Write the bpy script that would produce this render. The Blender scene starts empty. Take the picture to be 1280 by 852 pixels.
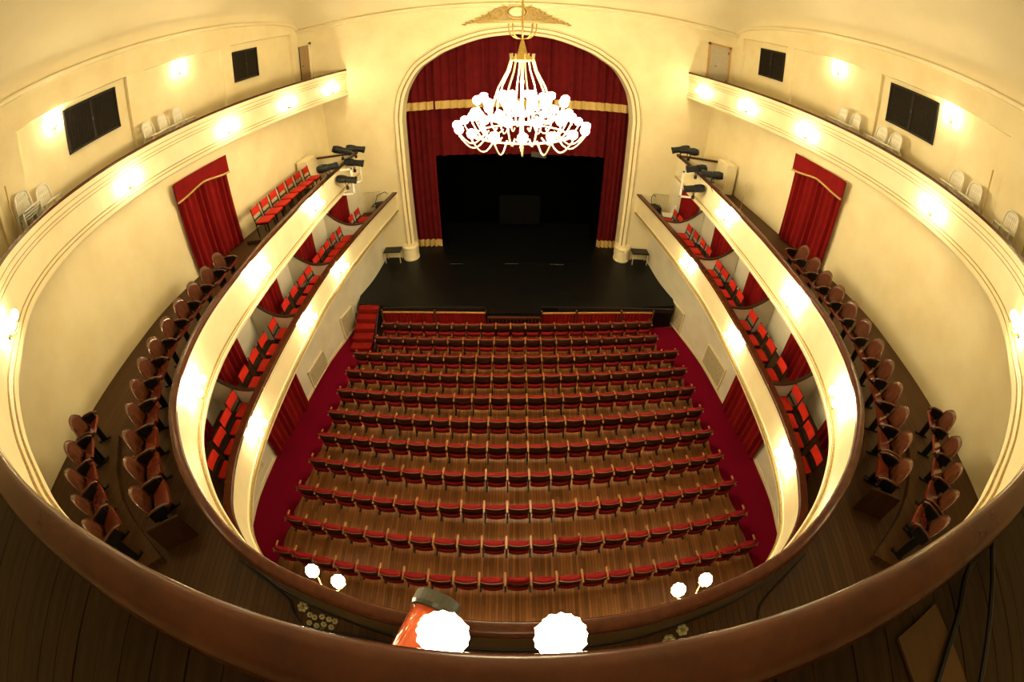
import bpy, bmesh, math, random
from mathutils import Vector, Matrix
random.seed(7)
C = bpy.context.scene.collection
sc = bpy.context.scene
PI = math.pi

# ---------------------------------------------------------------- camera
CAM_Z, CAM_X = 9.9, -0.08
PITCH, ROLL, YAW = math.radians(40.3), math.radians(-0.2), 0.006
FPX = 544.0                                   # equisolid focal length in pixels of the 1280 px frame
cd = bpy.data.cameras.new('camera')
cam = bpy.data.objects.new('camera', cd)
C.objects.link(cam)
_r = Vector((1, 0, 0)); _u = Vector((0, math.sin(PITCH), math.cos(PITCH))); _f = Vector((0, math.cos(PITCH), -math.sin(PITCH)))
_r2 = _r * math.cos(ROLL) - _u * math.sin(ROLL); _u2 = _u * math.cos(ROLL) + _r * math.sin(ROLL)
_m = Matrix.Rotation(YAW, 3, 'Z') @ Matrix((_r2, _u2, -_f)).transposed()
cam.matrix_world = Matrix.Translation((CAM_X, 0, CAM_Z)) @ _m.to_4x4()
cd.type = 'PANO'
cd.panorama_type = 'FISHEYE_EQUISOLID'
cd.sensor_fit = 'HORIZONTAL'
cd.sensor_width = 36.0
cd.sensor_height = 36.0 * 852 / 1280
cd.fisheye_lens = FPX / 1280 * 36.0
cd.fisheye_fov = math.radians(220)
cd.clip_start = 0.01
cd.clip_end = 200
sc.camera = cam

# ---------------------------------------------------------------- world and exposure
w = bpy.data.worlds.new('world'); sc.world = w
w.use_nodes = True
w.node_tree.nodes['Background'].inputs[0].default_value = (0.01, 0.01, 0.012, 1)
w.node_tree.nodes['Background'].inputs[1].default_value = 0.2
sc.view_settings.view_transform = 'Standard'
sc.view_settings.look = 'None'
sc.view_settings.gamma = 1.0
sc.view_settings.use_curve_mapping = False
sc.view_settings.exposure = 1.2
LAMP_COL = (1.0, 0.835, 0.48)
LAMP_E = 52.0        # sconce shades
CHAN_E = 62.0        # chandelier shades
WALL_E = 60.0        # gallery wall globes

# ---------------------------------------------------------------- materials
def nodes(name):
    m = bpy.data.materials.new(name); m.use_nodes = True
    nt = m.node_tree
    return m, nt, nt.nodes['Principled BSDF']
def N(nt, t, **kw):
    n = nt.nodes.new(t)
    for k, v in kw.items():
        if k in n.inputs: n.inputs[k].default_value = v
        else: setattr(n, k, v)
    return n
def mix(nt, fac, a, b):
    r = nt.nodes.new('ShaderNodeMix'); r.data_type = 'RGBA'
    nt.links.new(fac, r.inputs[0])
    for i, c in ((6, a), (7, b)):
        if isinstance(c, tuple): r.inputs[i].default_value = c + (1,)
        else: nt.links.new(c, r.inputs[i])
    return r.outputs[2]
def ramp(nt, src, lo, hi):
    r = N(nt, 'ShaderNodeMapRange'); r.inputs[1].default_value = lo; r.inputs[2].default_value = hi
    nt.links.new(src, r.inputs[0]); return r.outputs[0]
def coords(nt, scale=(1, 1, 1), generated=False):
    tc = N(nt, 'ShaderNodeTexCoord'); mp = N(nt, 'ShaderNodeMapping')
    mp.inputs['Scale'].default_value = scale
    nt.links.new(tc.outputs['Object'], mp.inputs[0]); return mp.outputs[0]
def noise(nt, vec, scale, detail=4, rough=0.55):
    n = N(nt, 'ShaderNodeTexNoise'); n.inputs['Scale'].default_value = scale; n.inputs['Detail'].default_value = detail
    n.inputs['Roughness'].default_value = rough
    nt.links.new(vec, n.inputs['Vector']); return n.outputs['Fac']
def bump(nt, b, h, s=0.2, d=0.01):
    n = N(nt, 'ShaderNodeBump'); n.inputs['Strength'].default_value = s; n.inputs['Distance'].default_value = d
    nt.links.new(h, n.inputs['Height']); nt.links.new(n.outputs[0], b.inputs['Normal'])
def plaster(name, col, col2, rough=0.55, sc_=1.3, bs=0.08):
    m, nt, b = nodes(name); v = coords(nt)
    f = ramp(nt, noise(nt, v, sc_, 5), 0.35, 0.7)
    nt.links.new(mix(nt, f, col, col2), b.inputs['Base Color']); b.inputs['Roughness'].default_value = rough
    bump(nt, b, noise(nt, v, 25, 3), bs, 0.01); return m
def flat(name, col, rough=0.5, metal=0.0, var=0.15, sc_=6, coat=0.0):
    m, nt, b = nodes(name); v = coords(nt)
    c2 = tuple(max(0, c * (1 - var)) for c in col)
    nt.links.new(mix(nt, ramp(nt, noise(nt, v, sc_), 0.35, 0.65), col, c2), b.inputs['Base Color'])
    b.inputs['Roughness'].default_value = rough; b.inputs['Metallic'].default_value = metal
    if coat: b.inputs['Coat Weight'].default_value = coat
    return m
def wood(name, c1, c2, stretch=(6, 0.7, 6), rough=0.35, sc_=3.0, bs=0.05, coat=0.0):
    m, nt, b = nodes(name); v = coords(nt, stretch)
    g = noise(nt, v, sc_, 6, 0.65)
    nt.links.new(mix(nt, ramp(nt, g, 0.3, 0.7), c1, c2), b.inputs['Base Color'])
    b.inputs['Roughness'].default_value = rough
    if coat: b.inputs['Coat Weight'].default_value = coat; b.inputs['Coat Roughness'].default_value = 0.15
    bump(nt, b, g, bs, 0.01); return m
def boards(name, c1, c2, width, rough=0.45, seam=0.35, length=2.2):
    """wood floor of narrow boards running along y (object coordinates)"""
    m, nt, b = nodes(name)
    tc = N(nt, 'ShaderNodeTexCoord'); sx = N(nt, 'ShaderNodeSeparateXYZ'); nt.links.new(tc.outputs['Object'], sx.inputs[0])
    def mth(op, a, bb=None):
        n = N(nt, 'ShaderNodeMath'); n.operation = op
        for i, q in enumerate((a, bb)):
            if q is None: continue
            if isinstance(q, (int, float)): n.inputs[i].default_value = q
            else: nt.links.new(q, n.inputs[i])
        return n.outputs[0]
    u = mth('DIVIDE', sx.outputs[0], width); iu = mth('FLOOR', u); fu = mth('FRACT', u)
    wn = N(nt, 'ShaderNodeTexWhiteNoise'); wn.noise_dimensions = '1D'; nt.links.new(iu, wn.inputs['W'])
    yy = mth('ADD', mth('DIVIDE', sx.outputs[1], length), mth('MULTIPLY', wn.outputs[0], 7.3))
    cmb = N(nt, 'ShaderNodeCombineXYZ'); nt.links.new(iu, cmb.inputs[0]); nt.links.new(mth('FLOOR', yy), cmb.inputs[1])
    wn2 = N(nt, 'ShaderNodeTexWhiteNoise'); wn2.noise_dimensions = '2D'; nt.links.new(cmb.outputs[0], wn2.inputs['Vector'])
    g = noise(nt, coords(nt, (14, 0.8, 1)), 2.2, 5, 0.65)
    f = mth('ADD', mth('MULTIPLY', wn2.outputs[0], 0.55), mth('MULTIPLY', ramp(nt, g, 0.3, 0.7), 0.45))
    col = mix(nt, f, c1, c2)
    e = mth('LESS_THAN', mth('ABSOLUTE', mth('SUBTRACT', fu, 0.5)), 0.46)
    dark = tuple(c * seam for c in c1)
    nt.links.new(mix(nt, e, dark, col), b.inputs['Base Color'])
    b.inputs['Roughness'].default_value = rough
    bump(nt, b, e, 0.3, 0.004)
    return m
def emit(name, col, strength):
    m, nt, b = nodes(name)
    b.inputs['Base Color'].default_value = (0.9, 0.88, 0.8, 1)
    b.inputs['Emission Color'].default_value = col + (1,); b.inputs['Emission Strength'].default_value = strength
    b.inputs['Roughness'].default_value = 0.3
    nz = noise(nt, coords(nt), 30, 2)
    bump(nt, b, nz, 0.05, 0.002); return m

M = {}
M['cream'] = plaster('cream_plaster', (0.80, 0.71, 0.48), (0.74, 0.63, 0.39))
M['cream2'] = plaster('cream_paint', (0.80, 0.71, 0.49), (0.75, 0.65, 0.42), 0.45, 2.0, 0.03)
M['ceil'] = plaster('ceiling_plaster', (0.78, 0.70, 0.50), (0.74, 0.65, 0.44), 0.7, 0.7)
M['greywall'] = plaster('stalls_plaster', (0.72, 0.68, 0.57), (0.62, 0.57, 0.46), 0.6, 1.5)
M['gold'] = flat('gilt', (0.62, 0.43, 0.13), 0.35, 0.65, 0.35, 25)
M['trimgold'] = flat('gilt_trim_paint', (0.46, 0.33, 0.12), 0.5, 0.15, 0.5, 40)
M['brass'] = flat('brass', (0.80, 0.60, 0.25), 0.25, 1.0, 0.1)
M['whitebrass'] = flat('cream_gold_metal', (0.90, 0.78, 0.50), 0.35, 0.5, 0.1)
M['rail'] = wood('handrail_wood', (0.045, 0.010, 0.0035), (0.088, 0.021, 0.0075), (3, 3, 3), 0.25, 3.0, 0.03, 0.0)
M['darkwood'] = wood('dark_wood', (0.035, 0.015, 0.008), (0.06, 0.026, 0.012), (4, 4, 1), 0.35)
M['seatwood'] = wood('seat_back_wood', (0.022, 0.006, 0.004), (0.042, 0.012, 0.007), (6, 6, 1), 0.35)
M['innerwood'] = wood('dull_brown_panel', (0.085, 0.055, 0.032), (0.12, 0.08, 0.048), (1, 1, 4), 0.6)
M['edgewood'] = wood('pale_edge_wood', (0.16, 0.075, 0.03), (0.22, 0.11, 0.045), (6, 6, 1), 0.4)
M['armwood'] = wood('armrest_wood', (0.26, 0.105, 0.028), (0.42, 0.18, 0.055), (6, 1, 6), 0.35)
M['plywood'] = wood('varnished_plywood', (0.065, 0.018, 0.008), (0.115, 0.036, 0.015), (6, 6, 0.8), 0.18, 3.0, 0.02, 0.5)
M['redply'] = wood('red_brown_plywood', (0.13, 0.022, 0.010), (0.19, 0.034, 0.015), (6, 1, 6), 0.22, 3.0, 0.02, 0.4)
M['floorwood'] = boards('stalls_boards', (0.115, 0.040, 0.010), (0.39, 0.160, 0.052), 0.075, 0.4)
M['t2floor'] = boards('balcony_boards', (0.055, 0.026, 0.010), (0.10, 0.048, 0.020), 0.085, 0.5)
M['plank'] = wood('worn_plank', (0.030, 0.017, 0.008), (0.058, 0.034, 0.017), (9, 0.8, 9), 0.55, 2.2, 0.12)
M['plyboard'] = wood('pale_board', (0.10, 0.055, 0.024), (0.14, 0.075, 0.034), (5, 1, 5), 0.5)
M['velvet'] = flat('red_velvet', (0.21, 0.006, 0.007), 0.8, 0, 0.15, 4)
M['velvet2'] = flat('dark_red_velvet', (0.105, 0.005, 0.007), 0.85, 0, 0.2, 3)
M['redseat'] = flat('red_upholstery', (0.22, 0.006, 0.008), 0.7, 0, 0.2, 14)
M['redchair'] = flat('bright_red_upholstery', (0.55, 0.022, 0.010), 0.65, 0, 0.15, 14)
M['carpet'] = flat('crimson_carpet', (0.17, 0.003, 0.018), 0.95, 0, 0.25, 60)
M['stepred'] = flat('red_step_carpet', (0.25, 0.013, 0.009), 0.9, 0, 0.25, 40)
M['fringe'] = flat('gold_fringe', (0.58, 0.40, 0.13), 0.7, 0, 0.4, 60)
M['black'] = flat('black_paint', (0.005, 0.005, 0.006), 0.45, 0, 0.4, 4)
M['stage'] = flat('black_stage_floor', (0.0035, 0.0038, 0.0045), 0.42, 0, 0.5, 2)
M['drape'] = flat('black_drape', (0.0012, 0.0012, 0.0014), 0.95, 0, 0.3, 3)
M['screen'] = flat('dark_screen', (0.0035, 0.0035, 0.0038), 0.8, 0, 0.2, 3)
M['iron'] = flat('black_iron', (0.015, 0.015, 0.016), 0.45, 0.5, 0.2)
M['spot'] = flat('spotlight_black', (0.009, 0.010, 0.012), 0.4, 0.2, 0.3, 18)
M['lens'] = flat('lens_glass', (0.08, 0.12, 0.14), 0.05, 0.2, 0.1)
M['whitemetal'] = flat('white_painted_steel', (0.85, 0.82, 0.74), 0.4, 0, 0.05)
M['plastic'] = flat('white_plastic', (0.78, 0.76, 0.70), 0.35, 0, 0.08)
M['winglass'] = flat('dark_window_glass', (0.014, 0.011, 0.010), 0.08, 0, 0.3, 3)
M['winframe'] = flat('dark_window_frame', (0.020, 0.016, 0.014), 0.4, 0.2, 0.1)
M['blind'] = flat('brown_blind', (0.014, 0.010, 0.008), 0.6, 0, 0.2)
M['doorgrey'] = flat('grey_door_paint', (0.52, 0.46, 0.36), 0.5, 0, 0.1)
M['doorbrown'] = wood('brown_door_wood', (0.30, 0.20, 0.10), (0.38, 0.26, 0.14), (5, 5, 1), 0.5)
M['doorframe'] = wood('door_frame_wood', (0.50, 0.30, 0.12), (0.60, 0.38, 0.17), (5, 5, 1), 0.5)
M['orange'] = flat('orange_red_enamel', (0.62, 0.10, 0.03), 0.18, 0.2, 0.08, 5, 0.5)
M['grey'] = flat('grey_metal', (0.075, 0.075, 0.07), 0.4, 0.3, 0.2)
M['slot'] = flat('grey_track_metal', (0.22, 0.21, 0.19), 0.5, 0.3, 0.1)
M['cable'] = flat('black_cable', (0.010, 0.010, 0.011), 0.5, 0, 0.2)
M['pale'] = flat('pale_cream_fabric', (0.70, 0.66, 0.45), 0.8, 0, 0.15, 30)
M['grille'] = flat('beige_grille', (0.50, 0.43, 0.28), 0.6, 0, 0.25, 10)
M['pole'] = wood('pole_wood', (0.55, 0.36, 0.13), (0.62, 0.42, 0.17), (8, 8, 1), 0.5)
for k_, sp_ in (('rail', 0.3), ('darkwood', 0.2), ('t2floor', 0.15), ('plank', 0.12), ('floorwood', 0.22), ('drape', 0.0), ('blind', 0.1), ('winframe', 0.2), ('spot', 0.3), ('screen', 0.05), ('stage', 0.22), ('velvet', 0.1), ('velvet2', 0.08), ('redseat', 0.15), ('carpet', 0.02), ('stepred', 0.05), ('seatwood', 0.3), ('plyboard', 0.2), ('redchair', 0.2)):
    M[k_].node_tree.nodes['Principled BSDF'].inputs['Specular IOR Level'].default_value = sp_
M['lamp'] = emit('lit_glass', LAMP_COL, LAMP_E)
M['clamp'] = emit('lit_chandelier_glass', LAMP_COL, CHAN_E)
M['glamp'] = emit('lit_wall_globe', LAMP_COL, WALL_E)

# ---------------------------------------------------------------- object helpers
def me_(name, verts, faces, mat=None, smooth=False):
    me = bpy.data.meshes.new(name)
    me.from_pydata([tuple(v) for v in verts], [], faces); me.update()
    if mat: me.materials.append(M[mat])
    if smooth: me.polygons.foreach_set('use_smooth', [True] * len(me.polygons))
    return me
def bm_me(name, bm, mat, smooth=False):
    bmesh.ops.recalc_face_normals(bm, faces=bm.faces)
    me = bpy.data.meshes.new(name); bm.to_mesh(me); bm.free()
    me.materials.append(M[mat])
    if smooth: me.polygons.foreach_set('use_smooth', [True] * len(me.polygons))
    return me
def put(name, me, parent=None, loc=(0, 0, 0), rot=(0, 0, 0), scale=None):
    o = bpy.data.objects.new(name, me); C.objects.link(o)
    o.location = loc; o.rotation_euler = rot
    if scale: o.scale = scale
    if parent is not None: o.parent = parent
    return o
def tag(o, label, cat, group=None, kind=None):
    o['label'] = label; o['category'] = cat
    if group: o['group'] = group
    if kind: o['kind'] = kind
    return o
def thing(name, label, cat, loc=(0, 0, 0), rz=0, group=None, scale=None):
    o = put(name, None, None, loc, (0, 0, rz), scale); o.empty_display_size = 0.1
    return tag(o, label, cat, group)
def struct(name, me, label, cat):
    return tag(put(name, me), label, cat, kind='structure')

def box_v(x0, x1, y0, y1, z0, z1):
    v = [(x, y, z) for z in (z0, z1) for y in (y0, y1) for x in (x0, x1)]
    f = [(0, 2, 3, 1), (4, 5, 7, 6), (0, 1, 5, 4), (2, 6, 7, 3), (0, 4, 6, 2), (1, 3, 7, 5)]
    return v, f
class MB:
    def __init__(s): s.v = []; s.f = []
    def add(s, v, f, T=None):
        b = len(s.v)
        s.v += [tuple(T @ Vector(p)) for p in v] if T is not None else list(v)
        s.f += [tuple(i + b for i in q) for q in f]; return s
    def box(s, x0, x1, y0, y1, z0, z1, T=None): return s.add(*box_v(x0, x1, y0, y1, z0, z1), T)
    def tube(s, pts, r, n=8, T=None, cap=True, radii=None):
        pts = [Vector(p) for p in pts]; v = []; f = []
        up = None
        for i, p in enumerate(pts):
            t = (pts[min(i + 1, len(pts) - 1)] - pts[max(i - 1, 0)]).normalized()
            if up is None:
                up = t.orthogonal().normalized()
            a = (up - t * up.dot(t))
            a = a.normalized() if a.length > 1e-6 else t.orthogonal().normalized()
            up = a; bb = t.cross(a)
            rr = radii[i] if radii else r
            for k in range(n):
                q = 2 * PI * k / n
                v.append(p + (a * math.cos(q) + bb * math.sin(q)) * rr)
        for i in range(len(pts) - 1):
            for k in range(n):
                f.append((i * n + k, i * n + (k + 1) % n, (i + 1) * n + (k + 1) % n, (i + 1) * n + k))
        if cap:
            f.append(tuple(range(n - 1, -1, -1))); f.append(tuple(range((len(pts) - 1) * n, len(pts) * n)))
        return s.add([tuple(q) for q in v], f, T)
    def lathe(s, prof, n=12, T=None):
        v = []; f = []
        for r, z in prof:
            for k in range(n):
                q = 2 * PI * k / n; v.append((r * math.cos(q), r * math.sin(q), z))
        for i in range(len(prof) - 1):
            for k in range(n):
                f.append((i * n + k, i * n + (k + 1) % n, (i + 1) * n + (k + 1) % n, (i + 1) * n + k))
        if prof[0][0] > 1e-6: f.append(tuple(range(n - 1, -1, -1)))
        if prof[-1][0] > 1e-6: f.append(tuple(range((len(prof) - 1) * n, len(prof) * n)))
        return s.add(v, f, T)
    def me(s, name, mat, smooth=False): return me_(name, s.v, s.f, mat, smooth)
def bevel_box(name, x0, x1, y0, y1, z0, z1, mat, r=0.015, seg=2, smooth=True):
    bm = bmesh.new(); v, f = box_v(x0, x1, y0, y1, z0, z1)
    vs = [bm.verts.new(p) for p in v]
    for q in f: bm.faces.new([vs[i] for i in q])
    bmesh.ops.bevel(bm, geom=list(bm.edges), offset=r, segments=seg, affect='EDGES', profile=0.6)
    return bm_me(name, bm, mat, smooth)
def bent(w, h, t, bend, round_=0.0, nx=6, nz=3, power=2.0, low=0.0):
    """curved panel: width w, height h, thickness t, side edges pulled forward (+y) by bend, top corners rounded"""
    v = []; f = []
    for s in (0, 1):
        for j in range(nz + 1):
            for i in range(nx + 1):
                u = -1 + 2 * i / nx; q = j / nz
                top = h - round_ * abs(u) ** power
                bot = low * abs(u) ** power
                v.append((u * w / 2, bend * u * u + (t if s else 0), bot + q * (top - bot)))
    k = (nx + 1) * (nz + 1)
    for j in range(nz):
        for i in range(nx):
            a = j * (nx + 1) + i
            f.append((a, a + 1, a + nx + 2, a + nx + 1)); f.append((k + a, k + a + nx + 1, k + a + nx + 2, k + a + 1))
    rim = [i for i in range(nx + 1)] + [j * (nx + 1) + nx for j in range(1, nz + 1)] + [nz * (nx + 1) + i for i in range(nx - 1, -1, -1)] + [j * (nx + 1) for j in range(nz - 1, 0, -1)]
    for a, b in zip(rim, rim[1:] + rim[:1]): f.append((b, a, a + k, b + k))
    return v, f
def T(loc=(0, 0, 0), rx=0, ry=0, rz=0, s=1.0):
    return Matrix.Translation(loc) @ Matrix.Rotation(rz, 4, 'Z') @ Matrix.Rotation(ry, 4, 'Y') @ Matrix.Rotation(rx, 4, 'X') @ Matrix.Scale(s, 4)

ORD = ['first', 'second', 'third', 'fourth', 'fifth', 'sixth', 'seventh', 'eighth', 'ninth', 'tenth', 'eleventh', 'twelfth', 'thirteenth', 'fourteenth', 'fifteenth', 'sixteenth', 'seventeenth', 'eighteenth', 'nineteenth', 'twentieth', 'twenty-first', 'twenty-second']
SIDE = {-1: 'red-steps side', 1: 'side without steps'}

# ---------------------------------------------------------------- plan curves of the horseshoe (half, back centre to stage end)
def catmull(p, per=8):
    out = []
    P = [Vector(q) for q in p]
    for i in range(len(P) - 1):
        a = P[i - 1] if i else 2 * P[0] - P[1]; b = P[i]; c = P[i + 1]; d = P[i + 2] if i + 2 < len(P) else 2 * P[-1] - P[-2]
        for k in range(per):
            t = k / per
            out.append(0.5 * ((2 * b) + (c - a) * t + (2 * a - 5 * b + 4 * c - d) * t * t + (3 * b - a - 3 * c + d) * t ** 3))
    out.append(P[-1]); return out
def full(half, per=6):
    m = [(-x, y) for x, y in half[::-1]]
    pts = m + list(half[1:]) if abs(half[0][0]) < 1e-6 else m + list(half)
    return catmull([Vector(q) for q in pts], per)
def normals(P):
    out = []
    for i in range(len(P)):
        t = (P[min(i + 1, len(P) - 1)] - P[max(i - 1, 0)]).normalized()
        out.append(Vector((t.y, -t.x)))
    return out
C3H = [(0, .065), (0.8, .070), (1.5, .095), (2.7, .24), (3.25, .38), (4, .62), (4.95, 1.03), (5.6, 1.43), (7.1, 2.5), (8.0, 3.7), (8.32, 5), (8.32, 6.3), (8.08, 8), (7.5, 10.4), (6.9, 13), (6.3, 16)]
C2H = [(0, .75), (1, .79), (1.75, .91), (2.45, 1.07), (3.05, 1.32), (3.7, 1.73), (4.25, 2.2), (4.83, 2.92), (5.18, 3.74), (5.42, 4.8), (5.5, 5.85), (5.53, 7), (5.57, 9), (5.62, 11.4), (5.62, 14.45)]
C1H = [(0, .9), (1.8, .95), (3.2, 1.3), (4.1, 1.75), (4.75, 2.35), (5.03, 2.95), (5.22, 3.7), (5.33, 4.75), (5.37, 6.2), (5.39, 7.8), (5.37, 9.9), (5.16, 12.5), (4.78, 16)]
C3, C2, C1 = full(C3H), full(C2H), full(C1H)
def sweep(P, prof, closed=True, n=None):
    """prof: (offset outward, z) loop"""
    Nn = normals(P); v = []; f = []; k = len(prof)
    for p, q in zip(P, Nn):
        for o, z in prof: v.append((p.x + q.x * o, p.y + q.y * o, z))
    for i in range(len(P) - 1):
        for j in range(k if closed else k - 1):
            a = i * k + j; b = i * k + (j + 1) % k
            f.append((a, b, b + k, a + k))
    if closed:
        f.append(tuple(range(k))); f.append(tuple(range((len(P) - 1) * k + k - 1, (len(P) - 1) * k - 1, -1)))
    return v, f
def swept(name, P, prof, mat, closed=True, smooth=False):
    v, f = sweep(P, prof, closed); return me_(name, v, f, mat, smooth)
def at_y(P, y, s):
    """point and outward normal of the curve on side s at depth y"""
    Nn = normals(P); best = None
    for p, q in zip(P, Nn):
        if p.x * s > 0:
            d = abs(p.y - y)
            if best is None or d < best[0]: best = (d, p, q)
    return best[1], best[2]
def at_x(P, x):
    Nn = normals(P)
    b = min(((abs(p.x - x) + (0 if p.y < 4 else 99)), i) for i, p in enumerate(P))[1]
    return P[b], Nn[b]
def halfside(P, s):
    """the part of a full curve on one side, running towards the stage"""
    return [p for p in P if p.x * s >= 0]
def ring(name, A, B, z0, z1, mat):
    """slab between plan polylines A and B (same length)"""
    v = []; f = []; n = len(A)
    for a, b in zip(A, B):
        v += [(a[0], a[1], z1), (b[0], b[1], z1), (b[0], b[1], z0), (a[0], a[1], z0)]
    for i in range(n - 1):
        for j in range(4):
            q = i * 4 + j; r = i * 4 + (j + 1) % 4
            f.append((q, r, r + 4, q + 4))
    f.append((0, 1, 2, 3)); f.append(tuple((n - 1) * 4 + k for k in (3, 2, 1, 0)))
    return me_(name, v, f, mat)

Z0, ZST, Z1, Z2, Z3 = 0.0, 1.0, 3.2, 5.45, 8.42     # floors: stalls, stage, boxes, balcony, gallery
R1, R2, R3 = 4.03, 6.30, 9.36                        # rail tops
YP = 16.0                                            # proscenium wall

# ================================================================ SETTING
# ---- stalls floor
bm = MB().box(-8.9, 8.9, -3.2, YP + 0.0, -0.2, 0.0)
struct('floor_stalls', bm.me('floor_stalls', 'floorwood'), 'narrow brown floorboards of the stalls under the seat rows', 'floor')

# ---- stalls side walls (under the boxes)
S0H = [(7.0, -3.0), (7.1, 1.5), (7.14, 3.5), (7.25, 4.8), (7.13, 6.6), (6.85, 8.25), (6.58, 10.5), (6.1, 12.5), (5.72, 14.2), (5.60, 16)]
for s in (-1, 1):
    P = catmull([Vector((x * s, y)) for x, y in S0H], 5)
    sg = s
    v, f = sweep(P, [(0, 0), (0, Z1 - 0.12), (0.2 * -1 * s, Z1 - 0.12), (0.2 * -1 * s, 0)] if False else [(0, 0), (0, Z1 - 0.12), (0.2 * s, Z1 - 0.12), (0.2 * s, 0)])
    me = me_('wall_stalls', v, f, 'greywall')
    nm = 'left' if s < 0 else 'right'
    struct('wall_stalls_' + nm, me, 'pale plaster stalls wall below the boxes, ' + SIDE[s], 'wall')
    # skirting
    v, f = sweep(P, [(-0.02 * s, 0), (-0.02 * s, 0.12), (0.01 * s, 0.12), (0.01 * s, 0)])
    struct('baseboard_stalls_' + nm, me_('baseboard', v, f, 'cream2'), 'low cream skirting along the stalls wall, ' + SIDE[s], 'baseboard')

# ---- first tier (boxes)
B1H = [(7.0, 0.2), (7.0, 3.0), (7.0, 10.5), (6.75, 13.2), (6.3, 16)]
def interp_x(H, y):
    for (x0, y0), (x1, y1) in zip(H, H[1:]):
        if y0 <= y <= y1: return x0 + (x1 - x0) * (y - y0) / (y1 - y0)
    return H[-1][0] if y > H[-1][1] else H[0][0]
for s in (-1, 1):
    nm = 'left' if s < 0 else 'right'
    H = [p for p in halfside(C1, s) if abs(p.x) > 4.5]
    A = [(p.x + s * 0.10, p.y) for p in H]; A = A if A[0][1] < A[-1][1] else A[::-1]
    Bq = [(s * max(interp_x(B1H, p[1]), 0) + s * 0.15, p[1]) for p in A]
    struct('floor_boxes_' + nm, ring('floor_boxes', A, Bq, Z1 - 0.14, Z1, 't2floor'), 'dark boarded floor of the curtained boxes, ' + SIDE[s], 'floor')
    P = catmull([Vector((x * s, y)) for x, y in B1H], 6)
    v, f = sweep(P, [(0, Z1), (0, Z2 - 0.15), (0.15 * s, Z2 - 0.15), (0.15 * s, Z1)])
    struct('wall_boxes_' + nm, me_('wall_boxes', v, f, 'greywall'), 'pale back wall of the boxes behind the red chairs, ' + SIDE[s], 'wall')
par1 = struct('wall_box_parapet', swept('box_parapet', C1, [(0.03, 3.20), (0.03, 3.98), (0.14, 3.98), (0.14, 3.06), (0.04, 3.06), (0.02, 3.10), (0.02, 3.18)], 'cream2'),
              'lowest cream curved parapet in front of the boxes with gilt band', 'parapet')
put('handrail', swept('box_handrail', C1, [(-0.02, 3.97), (-0.025, 4.01), (0.0, 4.03), (0.16, 4.03), (0.18, 4.01), (0.17, 3.97)], 'rail'), par1)
put('moulding', swept('box_moulding', C1, [(0.03, 3.88), (0.0, 3.90), (-0.01, 3.93), (-0.01, 3.97), (0.03, 3.97)], 'cream2'), par1)
put('gilt_band', swept('box_gilt_band', C1, [(0.03, 3.14), (0.0, 3.16), (-0.005, 3.20), (0.0, 3.23), (0.03, 3.24)], 'trimgold'), par1)
put('gilt_line', swept('box_gilt_line', C1, [(0.04, 3.865), (0.022, 3.868), (0.022, 3.88), (0.04, 3.883)], 'trimgold'), par1)
put('moulding', swept('box_moulding_low', C1, [(0.03, 3.26), (0.01, 3.27), (0.01, 3.30), (0.03, 3.31)], 'cream2'), par1)

# ---- second tier (balcony)
B2H = [(8.5, -2.6), (8.5, 0), (8.47, 3.2), (8.44, 5.0), (8.42, 6.3), (8.15, 8), (7.75, 9.8), (7.52, 12), (7.44, 14.45), (7.4, 16)]
A = [(p.x + q.x * 0.08, p.y + q.y * 0.08) for p, q in zip(C2, normals(C2))]
def out2(p):
    x, y = p
    return (math.copysign(interp_x(B2H, y) + 0.1, x), y)
# the floor reaches the walls: sides by the side walls, back by y=-2.6
def floor_mesh(name, Pin, outer, z0, z1, mat):
    n = len(Pin); Bp = []
    for i in range(n):
        t = i / (n - 1)
        Bp.append(outer(t, Pin[i]))
    return ring(name, Pin, Bp, z0, z1, mat)
def outer_path(H, yb, x_end=None):
    """polyline from left stage end round the back to right stage end"""
    L = [(-x, y) for x, y in H[::-1]]
    return L + list(H)
def resample(L, n):
    L = [Vector(p) for p in L]; d = [0]
    for a, b in zip(L, L[1:]): d.append(d[-1] + (b - a).length)
    out = []
    for i in range(n):
        t = d[-1] * i / (n - 1); k = 0
        while k < len(d) - 2 and d[k + 1] < t: k += 1
        u = (t - d[k]) / max(1e-9, d[k + 1] - d[k]); q = L[k].lerp(L[k + 1], u); out.append((q.x, q.y))
    return out
B2end = [q for q in B2H if q[1] <= 14.4] + [(interp_x(B2H, 14.45), 14.45)]
O2 = [(-x - .1, y) for x, y in B2end[::-1]] + [(x + .1, y) for x, y in B2end]
n2 = 121
struct('floor_balcony', ring('floor_balcony', resample(A, n2), resample(O2, n2), Z2 - 0.16, Z2, 't2floor'), 'dark narrow boarded balcony floor under the wooden seats', 'floor')
struct('ceiling_boxes', ring('ceiling_boxes', resample(A, n2), resample(O2, n2), Z2 - 0.20, Z2 - 0.165, 'ceil'), 'cream ceiling over the boxes under the balcony', 'ceiling')
for s in (-1, 1):
    nm = 'left' if s < 0 else 'right'
    P = catmull([Vector((x * s, y)) for x, y in B2H], 6)
    v, f = sweep(P, [(0, Z1 + 0.0), (0, 8.3), (0.15 * s, 8.3), (0.15 * s, Z1)])
    struct('wall_balcony_' + nm, me_('wall_balcony', v, f, 'cream'), 'tall cream balcony wall with red curtained doorway, ' + SIDE[s], 'wall')
struct('wall_balcony_back', MB().box(-8.6, 8.6, -2.75, -2.6, 0, 8.3).me('wall_back', 'cream'), 'cream wall behind the balcony seats under the gallery', 'wall')
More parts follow.
